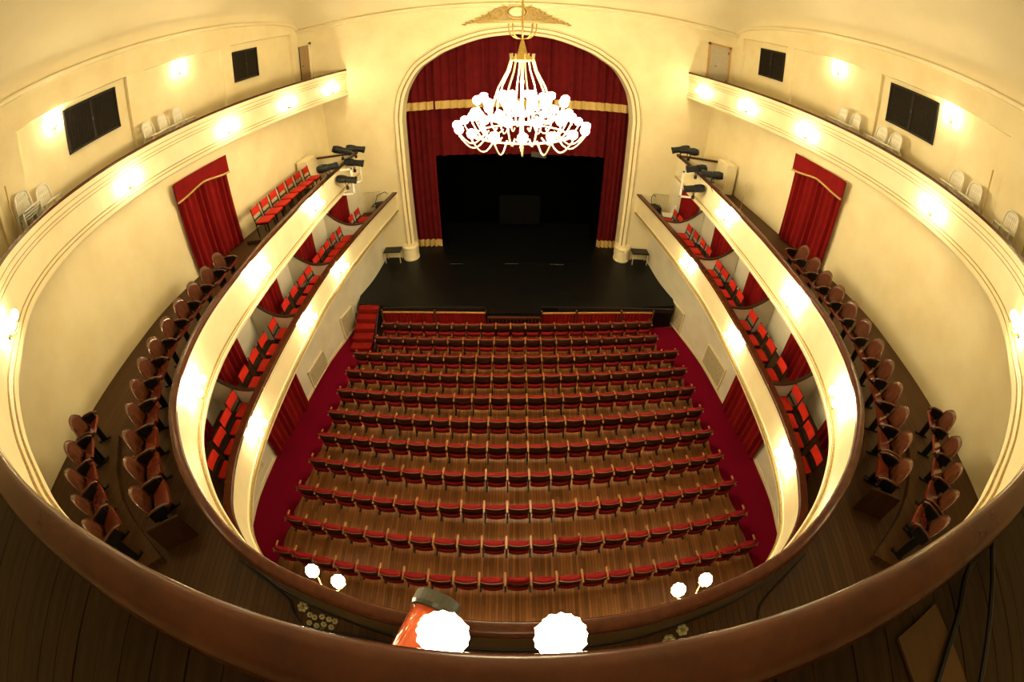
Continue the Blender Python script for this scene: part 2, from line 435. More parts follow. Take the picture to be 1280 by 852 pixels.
par2 = struct('wall_balcony_parapet', swept('balcony_parapet', C2, [(0.05, 5.42), (0.04, 5.60), (0.02, 6.22), (0.10, 6.22), (0.10, 5.28), (0.06, 5.28)], 'cream2'),
              'middle cream curved parapet with brown rail in front of wooden seats', 'parapet')
def round_prof(x0, x1, z0, z1, n=14):
    cx, cz, rx, rz = (x0 + x1) / 2, (z0 + z1) / 2, (x1 - x0) / 2, (z1 - z0) / 2
    out = []
    for k in range(n):
        a = 2 * PI * k / n; c, q = math.cos(a), math.sin(a)
        out.append((cx + rx * math.copysign(abs(c) ** 0.62, c), cz + rz * math.copysign(abs(q) ** 0.62, q)))
    return out
put('handrail', swept('balcony_handrail', C2, round_prof(-0.03, 0.125, 6.20, 6.305), 'rail', smooth=True), par2)
put('moulding', swept('balcony_moulding', C2, [(0.05, 5.28), (0.015, 5.29), (0.0, 5.33), (0.0, 5.37), (0.02, 5.40), (0.02, 5.43), (0.05, 5.45)], 'cream2'), par2)
put('moulding', swept('balcony_moulding_top', C2, [(0.04, 6.13), (0.01, 6.16), (0.0, 6.20), (0.04, 6.20)], 'cream2'), par2)
for z_ in (5.405, 5.455): put('gilt_line', swept('balcony_gilt_line', C2, [(0.06, z_ - 0.008), (0.012, z_ - 0.006), (0.012, z_ + 0.006), (0.06, z_ + 0.008)], 'trimgold'), par2)
put('inner_panel', swept('balcony_inner_panel', C2, [(0.102, 5.45), (0.102, 6.20), (0.118, 6.20), (0.118, 5.45)], 'innerwood'), par2)
put('skirting', swept('balcony_inner_skirting', C2, [(0.119, 5.451), (0.119, 5.53), (0.135, 5.53), (0.14, 5.451)], 'black'), par2)

# ---- third tier (gallery)
W3H = [(9.5, -4.0), (9.5, 2), (9.45, 6), (9.2, 10), (8.8, 13), (8.35, 16)]
def ceil_q(t):
    t = max(0.0, min(1.0, t)); return math.sqrt(1 - (1 - t) ** 2)
def ztop(y): return 11.45 + 0.62 * ceil_q((YP - y) / 6.0)
O3 = [(-x, y) for x, y in W3H[::-1]] + list(W3H)
A3 = [(p.x + q.x * 0.06, p.y + q.y * 0.06) for p, q in zip(C3, normals(C3))]
struct('ceiling_balcony', ring('ceiling_balcony', resample(A3, n2), resample(O3, n2), 8.285, 8.305, 'ceil'), 'cream ceiling over the balcony under the gallery', 'ceiling')
fg = struct('floor_gallery', ring('floor_gallery', resample(A3, n2), resample(O3, n2), 8.31, Z3 - 0.03, 'darkwood'), 'gallery floor of worn wide planks behind the top rail', 'floor')
par3 = struct('wall_gallery_parapet', swept('gallery_parapet', C3,
    [(0.04, 8.28), (0.02, 8.285), (0.0, 8.32), (0.0, 8.40), (0.03, 8.43), (0.03, 8.47), (0.055, 8.50), (0.055, 8.98), (0.04, 9.00), (0.04, 9.05), (0.015, 9.08), (0.015, 9.16), (-0.005, 9.19), (-0.005, 9.30), (0.075, 9.30), (0.075, 8.28)], 'cream2'),
    'top cream moulded parapet with polished brown rail around the gallery', 'parapet')
put('handrail', swept('gallery_handrail', C3, round_prof(-0.012, 0.092, 9.285, 9.362), 'rail', smooth=True), par3)
put('inner_panel', swept('gallery_inner_panel', C3, [(0.077, 8.40), (0.077, 9.29), (0.085, 9.29), (0.085, 8.40)], 'darkwood'), par3)
for z_, o_ in ((9.175, 0.0), (9.065, 0.022), (8.985, 0.042), (8.495, 0.038), (8.415, 0.006)):
    put('gilt_line', swept('gallery_gilt_line', C3, [(o_ + 0.03, z_ - 0.010), (o_ - 0.006, z_ - 0.007), (o_ - 0.006, z_ + 0.007), (o_ + 0.03, z_ + 0.010)], 'trimgold'), par3)
# planks near the rail, running front to back
pk = 0
x = -5.2
while x < 5.2:
    wd = random.uniform(0.17, 0.23)
    p, _n = at_x(C3, x + wd / 2)
    y1 = p.y - 0.095 - 0.03 * abs(x)
    ln = random.uniform(1.7, 2.4); dz = random.uniform(0, 0.006)
    put('plank', MB().box(0.004, wd - 0.004, 0, ln, -0.03, 0.0).me('plank', 'plank'), fg, (x, y1 - ln, Z3 + dz))
    ln2 = random.uniform(0.9, 1.6)
    put('plank', MB().box(0.004, wd - 0.004, 0, ln2 - 0.006, -0.03, 0.0).me('plank', 'plank'), fg, (x, y1 - ln - ln2, Z3 + random.uniform(0, 0.006)))
    x += wd; pk += 1
# raised platform along the gallery walls
for s in (-1, 1):
    nm = 'left' if s < 0 else 'right'
    inner = [(s * (interp_x(W3H, y) - 0.85), y) for y in [1.5 + 14.5 * i / 40 for i in range(41)]]
    outer = [(s * interp_x(W3H, y), y) for _, y in inner]
    struct('floor_gallery_step_' + nm, ring('gallery_step', inner, outer, 8.36, 9.0, 'plank'), 'raised wooden step along the gallery wall, ' + SIDE[s], 'floor')

    # gallery wall with pilasters and top beam
    ys = [-4 + 20 * i / 60 for i in range(61)]
    v = []; f = []
    for y in ys:
        xx = interp_x(W3H, y)
        v += [(s * xx, y, 8.28), (s * xx, y, ztop(y) + 0.15), (s * (xx + 0.2), y, ztop(y) + 0.15), (s * (xx + 0.2), y, 8.28)]
    for i in range(60):
        for j in range(4):
            a = i * 4 + j; b = i * 4 + (j + 1) % 4; f.append((a, b, b + 4, a + 4))
    f += [(0, 1, 2, 3), (243, 242, 241, 240)]
    wg = struct('wall_gallery_' + nm, me_('wall_gallery', v, f, 'cream'), 'cream gallery wall with pilasters and dark windows, ' + SIDE[s], 'wall')
    v = []; f = []
    for y in ys:
        xx = interp_x(W3H, y)
        v += [(s * (xx - 0.13), y, 11.30), (s * (xx - 0.13), y, ztop(y)), (s * (xx + 0.02), y, ztop(y)), (s * (xx + 0.02), y, 11.30)]
    for i in range(60):
        for j in range(4):
            a = i * 4 + j; b = i * 4 + (j + 1) % 4; f.append((a, b, b + 4, a + 4))
    f += [(0, 1, 2, 3), (243, 242, 241, 240)]
    put('beam', me_('beam', v, f, 'cream'), wg)
    v = []; f = []
    for y in ys:
        xx = interp_x(W3H, y); zt = ztop(y)
        v += [(s * (xx - 0.13), y, zt - 0.09), (s * (xx - 0.17), y, zt - 0.07), (s * (xx - 0.19), y, zt - 0.02), (s * (xx - 0.22), y, zt + 0.02), (s * (xx), y, zt + 0.03)]
    for i in range(60):
        for j in range(4):
            a = i * 5 + j; f.append((a, a + 1, a + 6, a + 5))
    put('cornice', me_('cornice', v, f, 'cream2'), wg)
    pils = {-1: [(3.4, 4.3), (7.85, 8.5), (11.75, 12.2), (15.55, 16.0)], 1: [(3.4, 4.45), (8.85, 9.5), (12.7, 13.05), (15.6, 16.0)]}[s]
    for a, b in pils:
        v = []
        for y in (a, b):
            xx = interp_x(W3H, y)
            v += [(s * (xx - 0.12), y, 9.0), (s * (xx - 0.12), y, 11.31), (s * (xx + 0.02), y, 11.31), (s * (xx + 0.02), y, 9.0)]
        put('pilaster', me_('pilaster', v, [(0, 1, 5, 4), (1, 2, 6, 5), (2, 3, 7, 6), (3, 0, 4, 7), (0, 3, 2, 1), (4, 5, 6, 7)], 'cream'), wg)
struct('wall_gallery_back', MB().box(-9.7, 9.7, -4.2, -4.0, 8.28, 13.6).me('wall_gallery_back', 'cream'), 'cream wall at the back of the gallery', 'wall')

# ---- ceiling
nx, ny = 48, 40
v = []; f = []
for j in range(ny + 1):
    y = -4.0 + (YP + 4.0) * j / ny
    for i in range(nx + 1):
        hw = interp_x(W3H, y); u = -1 + 2 * i / nx
        u = math.copysign(1 - (1 - abs(u)) ** 1.4, u)
        dx = hw * (1 - abs(u)); x = hw * u
        z = 11.45 + 0.62 * ceil_q((YP - y) / 6.0) + 1.35 * ceil_q(dx / 3.4) * ceil_q((YP - y) / 3.6)
        v.append((x, y, z))
for j in range(ny):
    for i in range(nx):
        a = j * (nx + 1) + i; f.append((a, a + 1, a + nx + 2, a + nx + 1))
struct('ceiling', me_('ceiling', v, f, 'ceil', True), 'cream vaulted plaster ceiling over the gallery', 'ceiling')

# ---- proscenium wall with the arched opening
ARCH = [(4.26, 0.2), (4.26, 4.5), (4.26, 7.0), (4.18, 7.6), (4.0, 8.2), (3.55, 8.92), (3.0, 9.32), (2.45, 9.62), (1.25, 10.02), (0, 10.18)]
arch_h = [Vector(p) for p in ARCH[:3]] + catmull([Vector(p) for p in ARCH[2:]], 4)[1:]
arch = arch_h + [Vector((-p.x, p.y)) for p in arch_h[::-1][1:]]
bm = bmesh.new()
def loop(z_y, pts): return [bm.verts.new((p[0], z_y, p[1])) for p in pts]
top = 12.9
inner = [(p.x, p.y) for p in arch]
outer = []
for p in arch:
    d = Vector((p.x, p.y - 6.0)); 
    if d.length < 1e-6: d = Vector((0, 1))
    k = 1e9
    if abs(d.x) > 1e-6: k = min(k, 9.6 / abs(d.x))
    if d.y > 1e-6: k = min(k, (top - 6.0) / d.y)
    if d.y < -1e-6: k = min(k, (6.0 - 0.0) / -d.y)
    outer.append((d.x * k, 6.0 + d.y * k))
ol = []; 
a = loop(YP, inner); b = loop(YP, outer); a2 = loop(YP + 0.6, inner); b2 = loop(YP + 0.6, outer)
for i in range(len(inner) - 1):
    bm.faces.new((a[i], a[i + 1], b[i + 1], b[i])); bm.faces.new((a2[i + 1], a2[i], b2[i], b2[i + 1]))
    bm.faces.new((a[i + 1], a[i], a2[i], a2[i + 1]))
# fill corners left open by the radial outer loop
for q in [((9.6, top), 1), ((-9.6, top), -1)]:
    pass
wp = struct('wall_proscenium', bm_me('wall_proscenium', bm, 'cream'), 'cream wall around the arched stage opening', 'wall')
# lower flanks and upper corners as plain panels (parts of the same wall)
for s in (-1, 1):
    put('flank_panel', MB().box(min(s * 4.3, s * 9.6), max(s * 4.3, s * 9.6), YP + 0.004, YP + 0.6, 0, 1.6).me('flank', 'cream'), wp)
    put('corner_panel', MB().box(min(s * 4.6, s * 9.6), max(s * 4.6, s * 9.6), YP + 0.003, YP + 0.6, 8.2, 12.9).me('corner', 'cream'), wp)
# moulded arch frame (four steps)
def arch_strip(o0, o1, y0, y1, mat, nm):
    v = []; f = []; P = arch
    for i, p in enumerate(P):
        t = (P[min(i + 1, len(P) - 1)] - P[max(i - 1, 0)]).normalized(); n_ = Vector((t.y, -t.x))
        if n_.dot(p - Vector((0, 5))) < 0: n_ = -n_
        for o, yy in ((o0, YP + 0.01), (o0, y0), (o1, y1), (o1, YP + 0.01)):
            q = p + n_ * o; v.append((q.x, yy, q.y))
    for i in range(len(P) - 1):
        for j in range(4):
            a = i * 4 + j; b = i * 4 + (j + 1) % 4; f.append((a, b, b + 4, a + 4))
    return me_(nm, v, f, mat)
fr = struct('trim_1', arch_strip(0.0, 0.10, YP - 0.05, YP - 0.09, 'cream2', 'arch_frame'), 'stepped cream moulding framing the stage arch', 'trim')
put('moulding', arch_strip(0.10, 0.16, YP - 0.04, YP - 0.04, 'trimgold', 'arch_groove'), fr)
put('moulding', arch_strip(0.16, 0.27, YP - 0.10, YP - 0.13, 'cream2', 'arch_step'), fr)
put('moulding', arch_strip(0.27, 0.31, YP - 0.05, YP - 0.05, 'trimgold', 'arch_groove'), fr)
put('moulding', arch_strip(0.31, 0.36, YP - 0.08, YP - 0.06, 'cream2', 'arch_step'), fr)
for s in (-1, 1):
    b_ = MB()
    pr = [(0.36, 0), (0.37, 0.06), (0.35, 0.12), (0.35, 0.52), (0.37, 0.56), (0.37, 0.60), (0.33, 0.66)]
    b_.lathe(pr, 20, T((s * 4.46, YP - 0.02, ZST), s=1) @ Matrix.Diagonal((0.95, 1.05, 1, 1)))
    put('pedestal', b_.me('pedestal', 'cream2', False), fr)
# cornice over the arch
cor = MB()
pr = [(0, 0), (0.05, 0.0), (0.06, 0.05), (0.10, 0.07), (0.11, 0.13), (0.16, 0.15), (0.17, 0.20), (0, 0.22)]
vv = []; ff = []
for xx in (-8.5, 8.5):
    for o, z in pr: vv.append((xx, YP - o + 0.01, 11.20 + z))
k = len(pr)
for j in range(k): ff.append((j, (j + 1) % k, k + (j + 1) % k, k + j))
ff += [tuple(range(k)), tuple(range(2 * k - 1, k - 1, -1))]
struct('trim_2', me_('cornice', vv, ff, 'cream2'), 'long cream cornice along the top of the proscenium wall', 'trim')

# ---- stage
pts = [(-5.6, 17.0), (-5.6, 15.85), (-5.72, 14.2), (-5.95, 13.1), (-5.85, 12.55), (-4.95, 12.42), (-3.0, 12.33), (-1.05, 12.28), (-1.05, 11.97), (0.85, 11.97), (0.85, 12.28), (3.0, 12.35), (5.0, 12.48), (5.9, 12.60), (5.98, 13.1), (5.72, 14.2), (5.6, 15.85), (5.6, 17.0), (6.4, 17.0), (6.4, 21.5), (-6.4, 21.5), (-6.4, 17.0)]
v = [(x, y, ZST) for x, y in pts] + [(x, y, 0.0) for x, y in pts]; n = len(pts)
f = [tuple(range(n - 1, -1, -1))] + [(i, (i + 1) % n, n + (i + 1) % n, n + i) for i in range(n)]
stg = struct('floor_stage', me_('floor_stage', v, f, 'stage'), 'black stage floor with a thin pale track slot', 'stage')
for x in (-2.45, -0.2, 1.65):
    put('track_slot', MB().box(x - 0.28, x + 0.28, 15.33, 15.345, ZST, ZST + 0.004).me('track_slot', 'slot'), stg)
put('stage_edge', MB().box(-4.85, -1.1, 12.26, 12.34, 0.86, 1.02).me('edge', 'black'), stg)
put('stage_edge', MB().box(0.9, 5.8, 12.30, 12.38, 0.86, 1.02).me('edge', 'black'), stg)
# stage house (dark)
struct('wall_stage_back', MB().box(-6.6, 6.6, 21.5, 21.7, 0, 12).me('stage_back', 'drape'), 'black wall at the back of the stage', 'wall')
for s in (-1, 1):
    struct('wall_stage_' + ('left' if s < 0 else 'right'), MB().box(min(s * 6.4, s * 6.6), max(s * 6.4, s * 6.6), YP + .6, 21.6, 0, 12).me('stage_side', 'drape'), 'black wing wall of the stage house, ' + SIDE[s], 'wall')
struct('ceiling_stage', MB().box(-6.6, 6.6, YP + .6, 21.7, 11.2, 11.4).me('stage_ceiling', 'drape'), 'black ceiling over the stage', 'ceiling')

# ---- gallery end doors
def door(name, s, x0, x1, ajar, pm, fm, label):
    root = tag(put(name, None), label, 'door', kind='structure')
    a, b = sorted((s * x0, s * x1))
    fb = MB().box(a - 0.09, a, YP - 0.05, YP + 0.02, 9.0, 10.79).box(b, b + 0.09, YP - 0.05, YP + 0.02, 9.0, 10.79).box(a - 0.09, b + 0.09, YP - 0.05, YP + 0.02, 10.70, 10.79)
    put('door_frame', fb.me('door_frame', fm), root)
    if ajar:
        put('dark_opening', MB().box(a, b, YP - 0.012, YP + 0.001, 9.0, 10.70).me('opening', 'drape'), root)
        pn = put('door_panel', MB().box(-(b - a) + 0.13, 0, -0.04, 0, 0, 1.69).me('door_panel', pm), root, (b, YP - 0.02, 9.0), (0, 0, 0))
    else:
        pn = put('door_panel', MB().box(-(b - a), 0, -0.02, 0, 0, 1.69).me('door_panel', pm), root, (b, YP - 0.002, 9.0))
        for z in (0.25, 1.45):
            put('hinge', MB().box(-0.03, 0.03, -0.04, 0, z, z + 0.1).me('hinge', 'rail'), pn)
    put('handle', MB().tube([(-(b - a) + 0.2, -0.05, 0.85), (-(b - a) + 0.2, -0.09, 0.85), (-(b - a) + 0.3, -0.09, 0.85)], 0.012, 6).me('handle', 'iron'), pn)
    return root
door('door_1', -1, 7.78, 8.3, True, 'doorbrown', 'cream2', 'brown door standing ajar at the gallery end, red-steps side')
door('door_2', 1, 7.10, 7.9, False, 'doorgrey', 'doorframe', 'closed grey door with wooden frame at the gallery end')

# ---- gallery windows
def window(name, s, y0, y1, z0, z1, label, blind):
    ym = (y0 + y1) / 2; xx = interp_x(W3H, ym) - 0.035
    ang = math.atan2(interp_x(W3H, y1) - interp_x(W3H, y0), y1 - y0)
    root = tag(put(name, None, None, (s * xx, ym, (z0 + z1) / 2), (0, 0, -s * ang)), label, 'window', kind='structure')
    hw, hh = (y1 - y0) / 2, (z1 - z0) / 2; t = 0.045
    fb = MB()
    for (a, b, c, d) in ((-hw, hw, hh - t, hh), (-hw, hw, -hh, -hh + t), (-hw, -hw + t, -hh, hh), (hw - t, hw, -hh, hh)):
        fb.box(-0.03, 0.035, a, b, c, d)
    put('window_frame', fb.me('window_frame', 'winframe'), root)
    put('mullion', MB().box(-0.035, 0.03, -0.035, 0.035, -hh + t, hh - t).me('mullion', 'winframe'), root)
    for q in (-1, 1):
        a, b = sorted((q * 0.035, q * (hw - t)))
        p = put('pane', MB().box(-0.008, 0.008, a, b, -hh + t, hh - t).me('pane', 'winglass'), root)
        if blind:
            # pleated blind strips just in front of the pane
            for k in range(9):
                y = a + (b - a) * (k + 0.5) / 9
                put('blind_slat', MB().box(-0.014, 0.014, y - 0.036, y + 0.036, -hh + t + 0.02, hh - t - 0.02).me('slat', 'blind'), p)
    put('latch', MB().box(-0.045 if s > 0 else 0.03, -0.03 if s > 0 else 0.045, -0.012, 0.012, -0.04, 0.04).me('latch', 'grey'), root)
    return root
window('window_1', -1, 5.75, 7.48, 10.06, 11.16, 'large dark gallery window beside the wall lamp, red-steps side', True)
window('window_2', -1, 12.35, 13.6, 9.95, 11.05, 'small dark gallery window near the ajar door', True)
window('window_3', 1, 6.78, 8.52, 10.04, 11.17, 'large dark gallery window beside white plastic chairs, side opposite red steps', True)
window('window_4', 1, 13.25, 14.6, 9.95, 11.05, 'small dark gallery window near the closed grey door', True)

# ================================================================ CURTAINS AND STAGE DRESSING
def cloth(x0, x1, z0, z1, folds, amp, hem=None, n=None, thick=0.02, zf=None, taper=0.0):
    """pleated sheet in the xz plane (folds along x, y is depth); zf(u) gives the lower edge"""
    n = n or folds * 6; v = []; f = []; rows = 3
    ph = [random.uniform(-0.9, 0.9) for _ in range(folds + 2)]
    for sgn in (0, 1):
        for j in range(rows + 1):
            for i in range(n + 1):
                u = i / n; x = x0 + (x1 - x0) * u
                k = u * folds; a = amp * (0.75 + 0.35 * math.sin(k * 1.7 + 1))
                y = a * math.sin(2 * PI * k + ph[int(k)] * 0.5 * math.sin(PI * (k % 1))) 
                zb = zf(u) if zf else z0
                q = j / rows
                z = zb + (z1 - zb) * q
                v.append((x, y * (1 - taper * q) + (thick if sgn else 0), z))
    k = (n + 1) * (rows + 1)
    for j in range(rows):
        for i in range(n):
            a = j * (n + 1) + i
            f.append((a, a + 1, a + n + 2, a + n + 1)); f.append((k + a, k + a + n + 1, k + a + n + 2, k + a + 1))
    for i in range(n):
        f.append((i, k + i, k + i + 1, i + 1)); t = rows * (n + 1)
        f.append((t + i, t + i + 1, k + t + i + 1, k + t + i))
    return v, f
def cl(name, mat, *a, **k):
    v, f = cloth(*a, **k); return me_(name, v, f, mat, False)

# upper valance with gold band
o = tag(put('stage_valance', cl('valance', 'velvet2', -4.5, 4.5, 7.22, 10.4, 30, 0.07), None, (0, YP + 0.72, 0)), 'dark red pleated valance at the top of the stage arch', 'curtain')
put('gold_band', cl('gold_band', 'fringe', -4.5, 4.5, 7.22, 7.55, 30, 0.07, thick=0.03), o, (0, -0.02, 0))
# main red curtain behind the valance: middle piece above the black opening, two side legs
o = tag(put('stage_border', cl('border', 'velvet2', -4.6, 4.6, 5.15, 8.6, 26, 0.07), None, (0, YP + 1.12, 0)), 'red pleated border curtain hanging above the black stage opening', 'curtain')
for s in (-1, 1):
    a, b = ((-4.6, -3.25), (3.5, 4.6))[s > 0]
    o = tag(put('stage_curtain', cl('leg', 'velvet2', a, b, ZST + 0.03, 7.6, 6, 0.07), None, (0, YP + 0.92, 0)), 'tall red stage curtain with gold fringe gathered by the arch, ' + SIDE[s], 'curtain', 'stage side curtains')
    put('gold_fringe', cl('fringe', 'fringe', a, b, ZST + 0.025, ZST + 0.36, 6, 0.07, thick=0.03), o, (0, -0.015, 0))
tag(put('black_backdrop', cl('backdrop', 'drape', -4.9, 4.9, ZST + 0.01, 7.6, 20, 0.03), None, (0, 19.4, 0)), 'black drape closing the back of the stage', 'curtain')
for s in (-1, 1):
    tag(put('black_wing_drape', cl('wing', 'drape', -0.9 if s > 0 else -1.1, 1.1 if s > 0 else 0.9, ZST + 0.01, 7.2, 8, 0.03), None, (s * 4.2, 17.6, 0)), 'black wing drape behind the red curtain, ' + SIDE[s], 'curtain')
scr = thing('projection_screen', 'faint dark grey screen standing on the black stage', 'screen', (0.15, 19.0, ZST))
put('panel', MB().box(-0.95, 0.95, -0.02, 0.02, 0.1, 1.6).me('panel', 'screen'), scr)
put('frame', MB().box(-1.0, 1.0, -0.015, 0.025, 0.06, 0.1).box(-1.0, 1.0, -0.015, 0.025, 1.6, 1.64).box(-1.0, -0.95, -0.015, 0.025, 0, 1.64).box(0.95, 1.0, -0.015, 0.025, 0, 1.64).me('frame', 'drape'), scr)
gp = thing('hanging_gel_frame', 'small grey sheet hanging over the black stage opening', 'sheet', (0.85, YP + 1.0, 5.05))
put('sheet', MB().box(-0.3, 0.3, -0.01, 0.01, 0, 0.22, T(ry=0.1)).me('sheet', 'grey'), gp)
for q in (-0.25, 0.25): put('cord', MB().tube([(q, 0, 0.2), (q, 0, 6.35)], 0.006, 5).me('cord', 'cable'), gp)

# doorway curtains: (name, side, plan curve H, y range, z range)
def on_wall(H, s, y, off=0.0):
    x = interp_x(H, y); e = 0.05
    dx = interp_x(H, y + e) - interp_x(H, y - e)
    t = Vector((s * dx, 2 * e)).normalized()
    n = Vector((-s * t.y * 1.0, s * t.x))       # towards the hall
    return Vector((s * x, y)) + n * off, math.atan2(t.y, t.x)
def wall_curtain(H, s, y0, y1, z0, z1, mat, label, valance, group, folds=8, fringe=False):
    p, a = on_wall(H, s, (y0 + y1) / 2, 0.12); L = (y1 - y0) / 2 / max(0.3, abs(math.sin(a)))
    root = thing('door_curtain', label, 'curtain', (p.x, p.y, z0), a, group)
    put('drape', cl('drape', mat, -L, L, 0.02, z1 - z0, folds, 0.065, thick=0.015), root)
    put('rod', MB().tube([(-L - 0.05, 0, z1 - z0 + 0.01), (L + 0.05, 0, z1 - z0 + 0.01)], 0.014, 8).me('rod', 'brass'), root)
    if valance:
        h = z1 - z0; d = s * 0.10          # valance hangs on the hall side of the drape
        zf = lambda u: h - 0.34 - 0.13 * abs(math.cos(PI * u)) ** 1.5
        v, f = cloth(-L - 0.04, L + 0.04, 0, h + 0.05, 6, 0.006, zf=zf, n=40, thick=0.02)
        vo = put('valance', me_('valance', v, f, 'velvet'), root, (0, d, 0))
        pts = [(-L - 0.04 + (2 * L + 0.08) * i / 30, 0.01 + s * 0.02, zf(i / 30) + 0.02) for i in range(31)]
        put('gold_trim', MB().tube(pts, 0.028, 6).me('gold_trim', 'fringe'), vo)
    return root
wall_curtain(B2H, -1, 7.75, 9.55, Z2, 8.02, 'velvet', 'red doorway curtain with scalloped gold-trimmed valance on balcony wall, red-steps side', True, 'balcony doorway curtains', 9)
wall_curtain(B2H, 1, 8.25, 10.05, Z2, 8.02, 'velvet', 'red doorway curtain with scalloped gold-trimmed valance on balcony wall opposite red steps', True, 'balcony doorway curtains', 9)
for s in (-1, 1):
    wall_curtain(S0H, s, 6.25, 8.45, 0.0, 2.35, 'velvet', 'red curtain at the stalls doorway beside the crimson aisle, ' + SIDE[s], False, 'stalls doorway curtains', 9)
PARTS = {-1: [5.32, 7.9, 10.45, 13.15], 1: [5.6, 8.4, 10.95, 13.55]}
for s in (-1, 1):
    yb = [3.0] + PARTS[s]
    names = ['fifth', 'fourth', 'third', 'second', 'first']
    for i, y in enumerate(yb):
        y0 = y + 0.18 if i else 3.3
        wall_curtain(B1H, s, y0 + 0.12, y0 + 1.38, Z1, Z2 - 0.2, 'velvet', 'red curtain in the back wall of the %s box from the stage, %s' % (names[i], SIDE[s]), False, 'box doorway curtains', 6)

# box partitions with curved wooden caps
for s in (-1, 1):
    for i, y in enumerate(PARTS[s]):
        xa = abs(at_y(C1, y, s)[0].x) + 0.14; xb = interp_x(B1H, y) - 0.005
        root = thing('box_partition', 'low cream partition with curved dark cap behind the %s box from stage, %s' % (['fourth', 'third', 'second', 'first'][i], SIDE[s]), 'partition', (0, y, Z1), 0, 'box partitions')
        n = 16; top = []
        for k in range(n + 1):
            u = k / n; xx = xa + (xb - xa) * u
            z = 0.80 - 0.05 * math.sin(min(1, u / 0.5) * PI) + 0.62 * max(0, (u - 0.42) / 0.58) ** 1.6
            top.append((s * xx, z))
        v = []; f = []
        for xx, z in top: v += [(xx, -0.03, 0), (xx, 0.03, 0), (xx, 0.03, z), (xx, -0.03, z)]
        for k in range(n):
            for j in range(4):
                a = k * 4 + j; b = k * 4 + (j + 1) % 4; f.append((a, b, b + 4, a + 4))
        f += [(0, 1, 2, 3), (n * 4 + 3, n * 4 + 2, n * 4 + 1, n * 4)]
        put('panel', me_('panel', v, f, 'greywall'), root)
        v = []; f = []
        for xx, z in top: v += [(xx, -0.045, z), (xx, 0.045, z), (xx, 0.045, z + 0.035), (xx, -0.045, z + 0.035)]
        for k in range(n):
            for j in range(4):
                a = k * 4 + j; b = k * 4 + (j + 1) % 4; f.append((a, b, b + 4, a + 4))
        f += [(0, 1, 2, 3), (n * 4 + 3, n * 4 + 2, n * 4 + 1, n * 4)]
        put('cap', me_('cap', v, f, 'darkwood'), root)

# balcony end returns by the stage
for s in (-1, 1):
    xb = interp_x(B2H, 14.45) - 0.02
    root = thing('balcony_return', 'cream end panel with brown rail closing the balcony by the stage, ' + SIDE[s], 'parapet', (0, 14.4, 0), 0, 'balcony end panels')
    a, b = sorted((s * 5.75, s * xb))
    put('panel', MB().box(a, b, -0.04, 0.04, 5.3, 6.22).me('panel', 'cream2'), root)
    put('handrail', MB().box(a, b, -0.06, 0.06, 6.22, 6.28).me('handrail', 'rail'), root)
    a, b = sorted((s * (xb - 0.06), s * (xb - 0.46)))
    root = thing('balcony_cupboard', 'cream boxed-in pier against the balcony wall by the spotlights, ' + SIDE[s], 'pier', (0, 13.45, Z2), 0, 'balcony piers')
    put('body', bevel_box('body', a, b, -0.42, 0.38, 0.01, 1.06, 'cream2', 0.01, 1, False), root)
    put('top', MB().box(a - 0.01, b + 0.01, -0.43, 0.39, 1.06, 1.08).me('top', 'cream2'), root)

def lin(P, y):
    for (a, b), (c, d) in zip(P, P[1:]):
        if y <= c: return b + (d - b) * max(0.0, (y - a)) / (c - a)
    return P[-1][1]
# red carpet aisles
for s in (-1, 1):
    ys = [0.5 + (12.1 if s < 0 else 12.05) * i / 50 for i in range(51)]
    if s < 0: ys = [0.5 + 11.9 * i / 50 for i in range(51)]
    inner = []; outer = []
    for y in ys:
        edge = lin([(0.5, 6.02), (3.1, 6.02), (5, 5.88), (7.6, 5.68), (10.25, 5.56), (10.6, 5.3), (10.95, 5.02), (12.6, 5.0)], y) + (0.05 if s > 0 else 0.0)
        edge += 0.04 * math.sin(y * 2 * PI / 0.87)
        inner.append((s * edge, y)); outer.append((s * (interp_x(S0H, y) - 0.03), y))
    tag(put('aisle_carpet', ring('aisle_carpet', inner, outer, 0.001, 0.014, 'carpet')), 'crimson carpet runner along the stalls wall, ' + SIDE[s], 'carpet', 'aisle carpets')

# stage steps (red carpet, five treads)
st = thing('stage_steps', 'short flight of red carpeted steps up to the stage', 'steps', (0, 0, 0))
for k in range(5):
    z = 0.2 * (k + 1); y0 = 10.98 + 0.31 * k
    a, b = -5.90 + 0.025 * k, -5.12 + 0.03 * k
    put('step', bevel_box('step', a, b, y0, 12.55 if k < 4 else 12.5, (z - 0.2 + 0.002) if k else 0.016, z, 'stepred', 0.02, 2, True), st)
put('side_board', MB().add([(-4.98, 10.95, 0.016), (-4.98, 12.4, 0.016), (-4.98, 12.4, 1.0), (-4.98, 12.15, 1.0), (-4.98, 10.95, 0.2), (-4.94, 10.95, 0.016), (-4.94, 12.4, 0.016), (-4.94, 12.4, 1.0), (-4.94, 12.15, 1.0), (-4.94, 10.95, 0.2)],
    [(0, 1, 2, 3, 4), (9, 8, 7, 6, 5), (0, 5, 6, 1), (1, 6, 7, 2), (2, 7, 8, 3), (3, 8, 9, 4), (4, 9, 5, 0)]).me('side_board', 'black'), st)

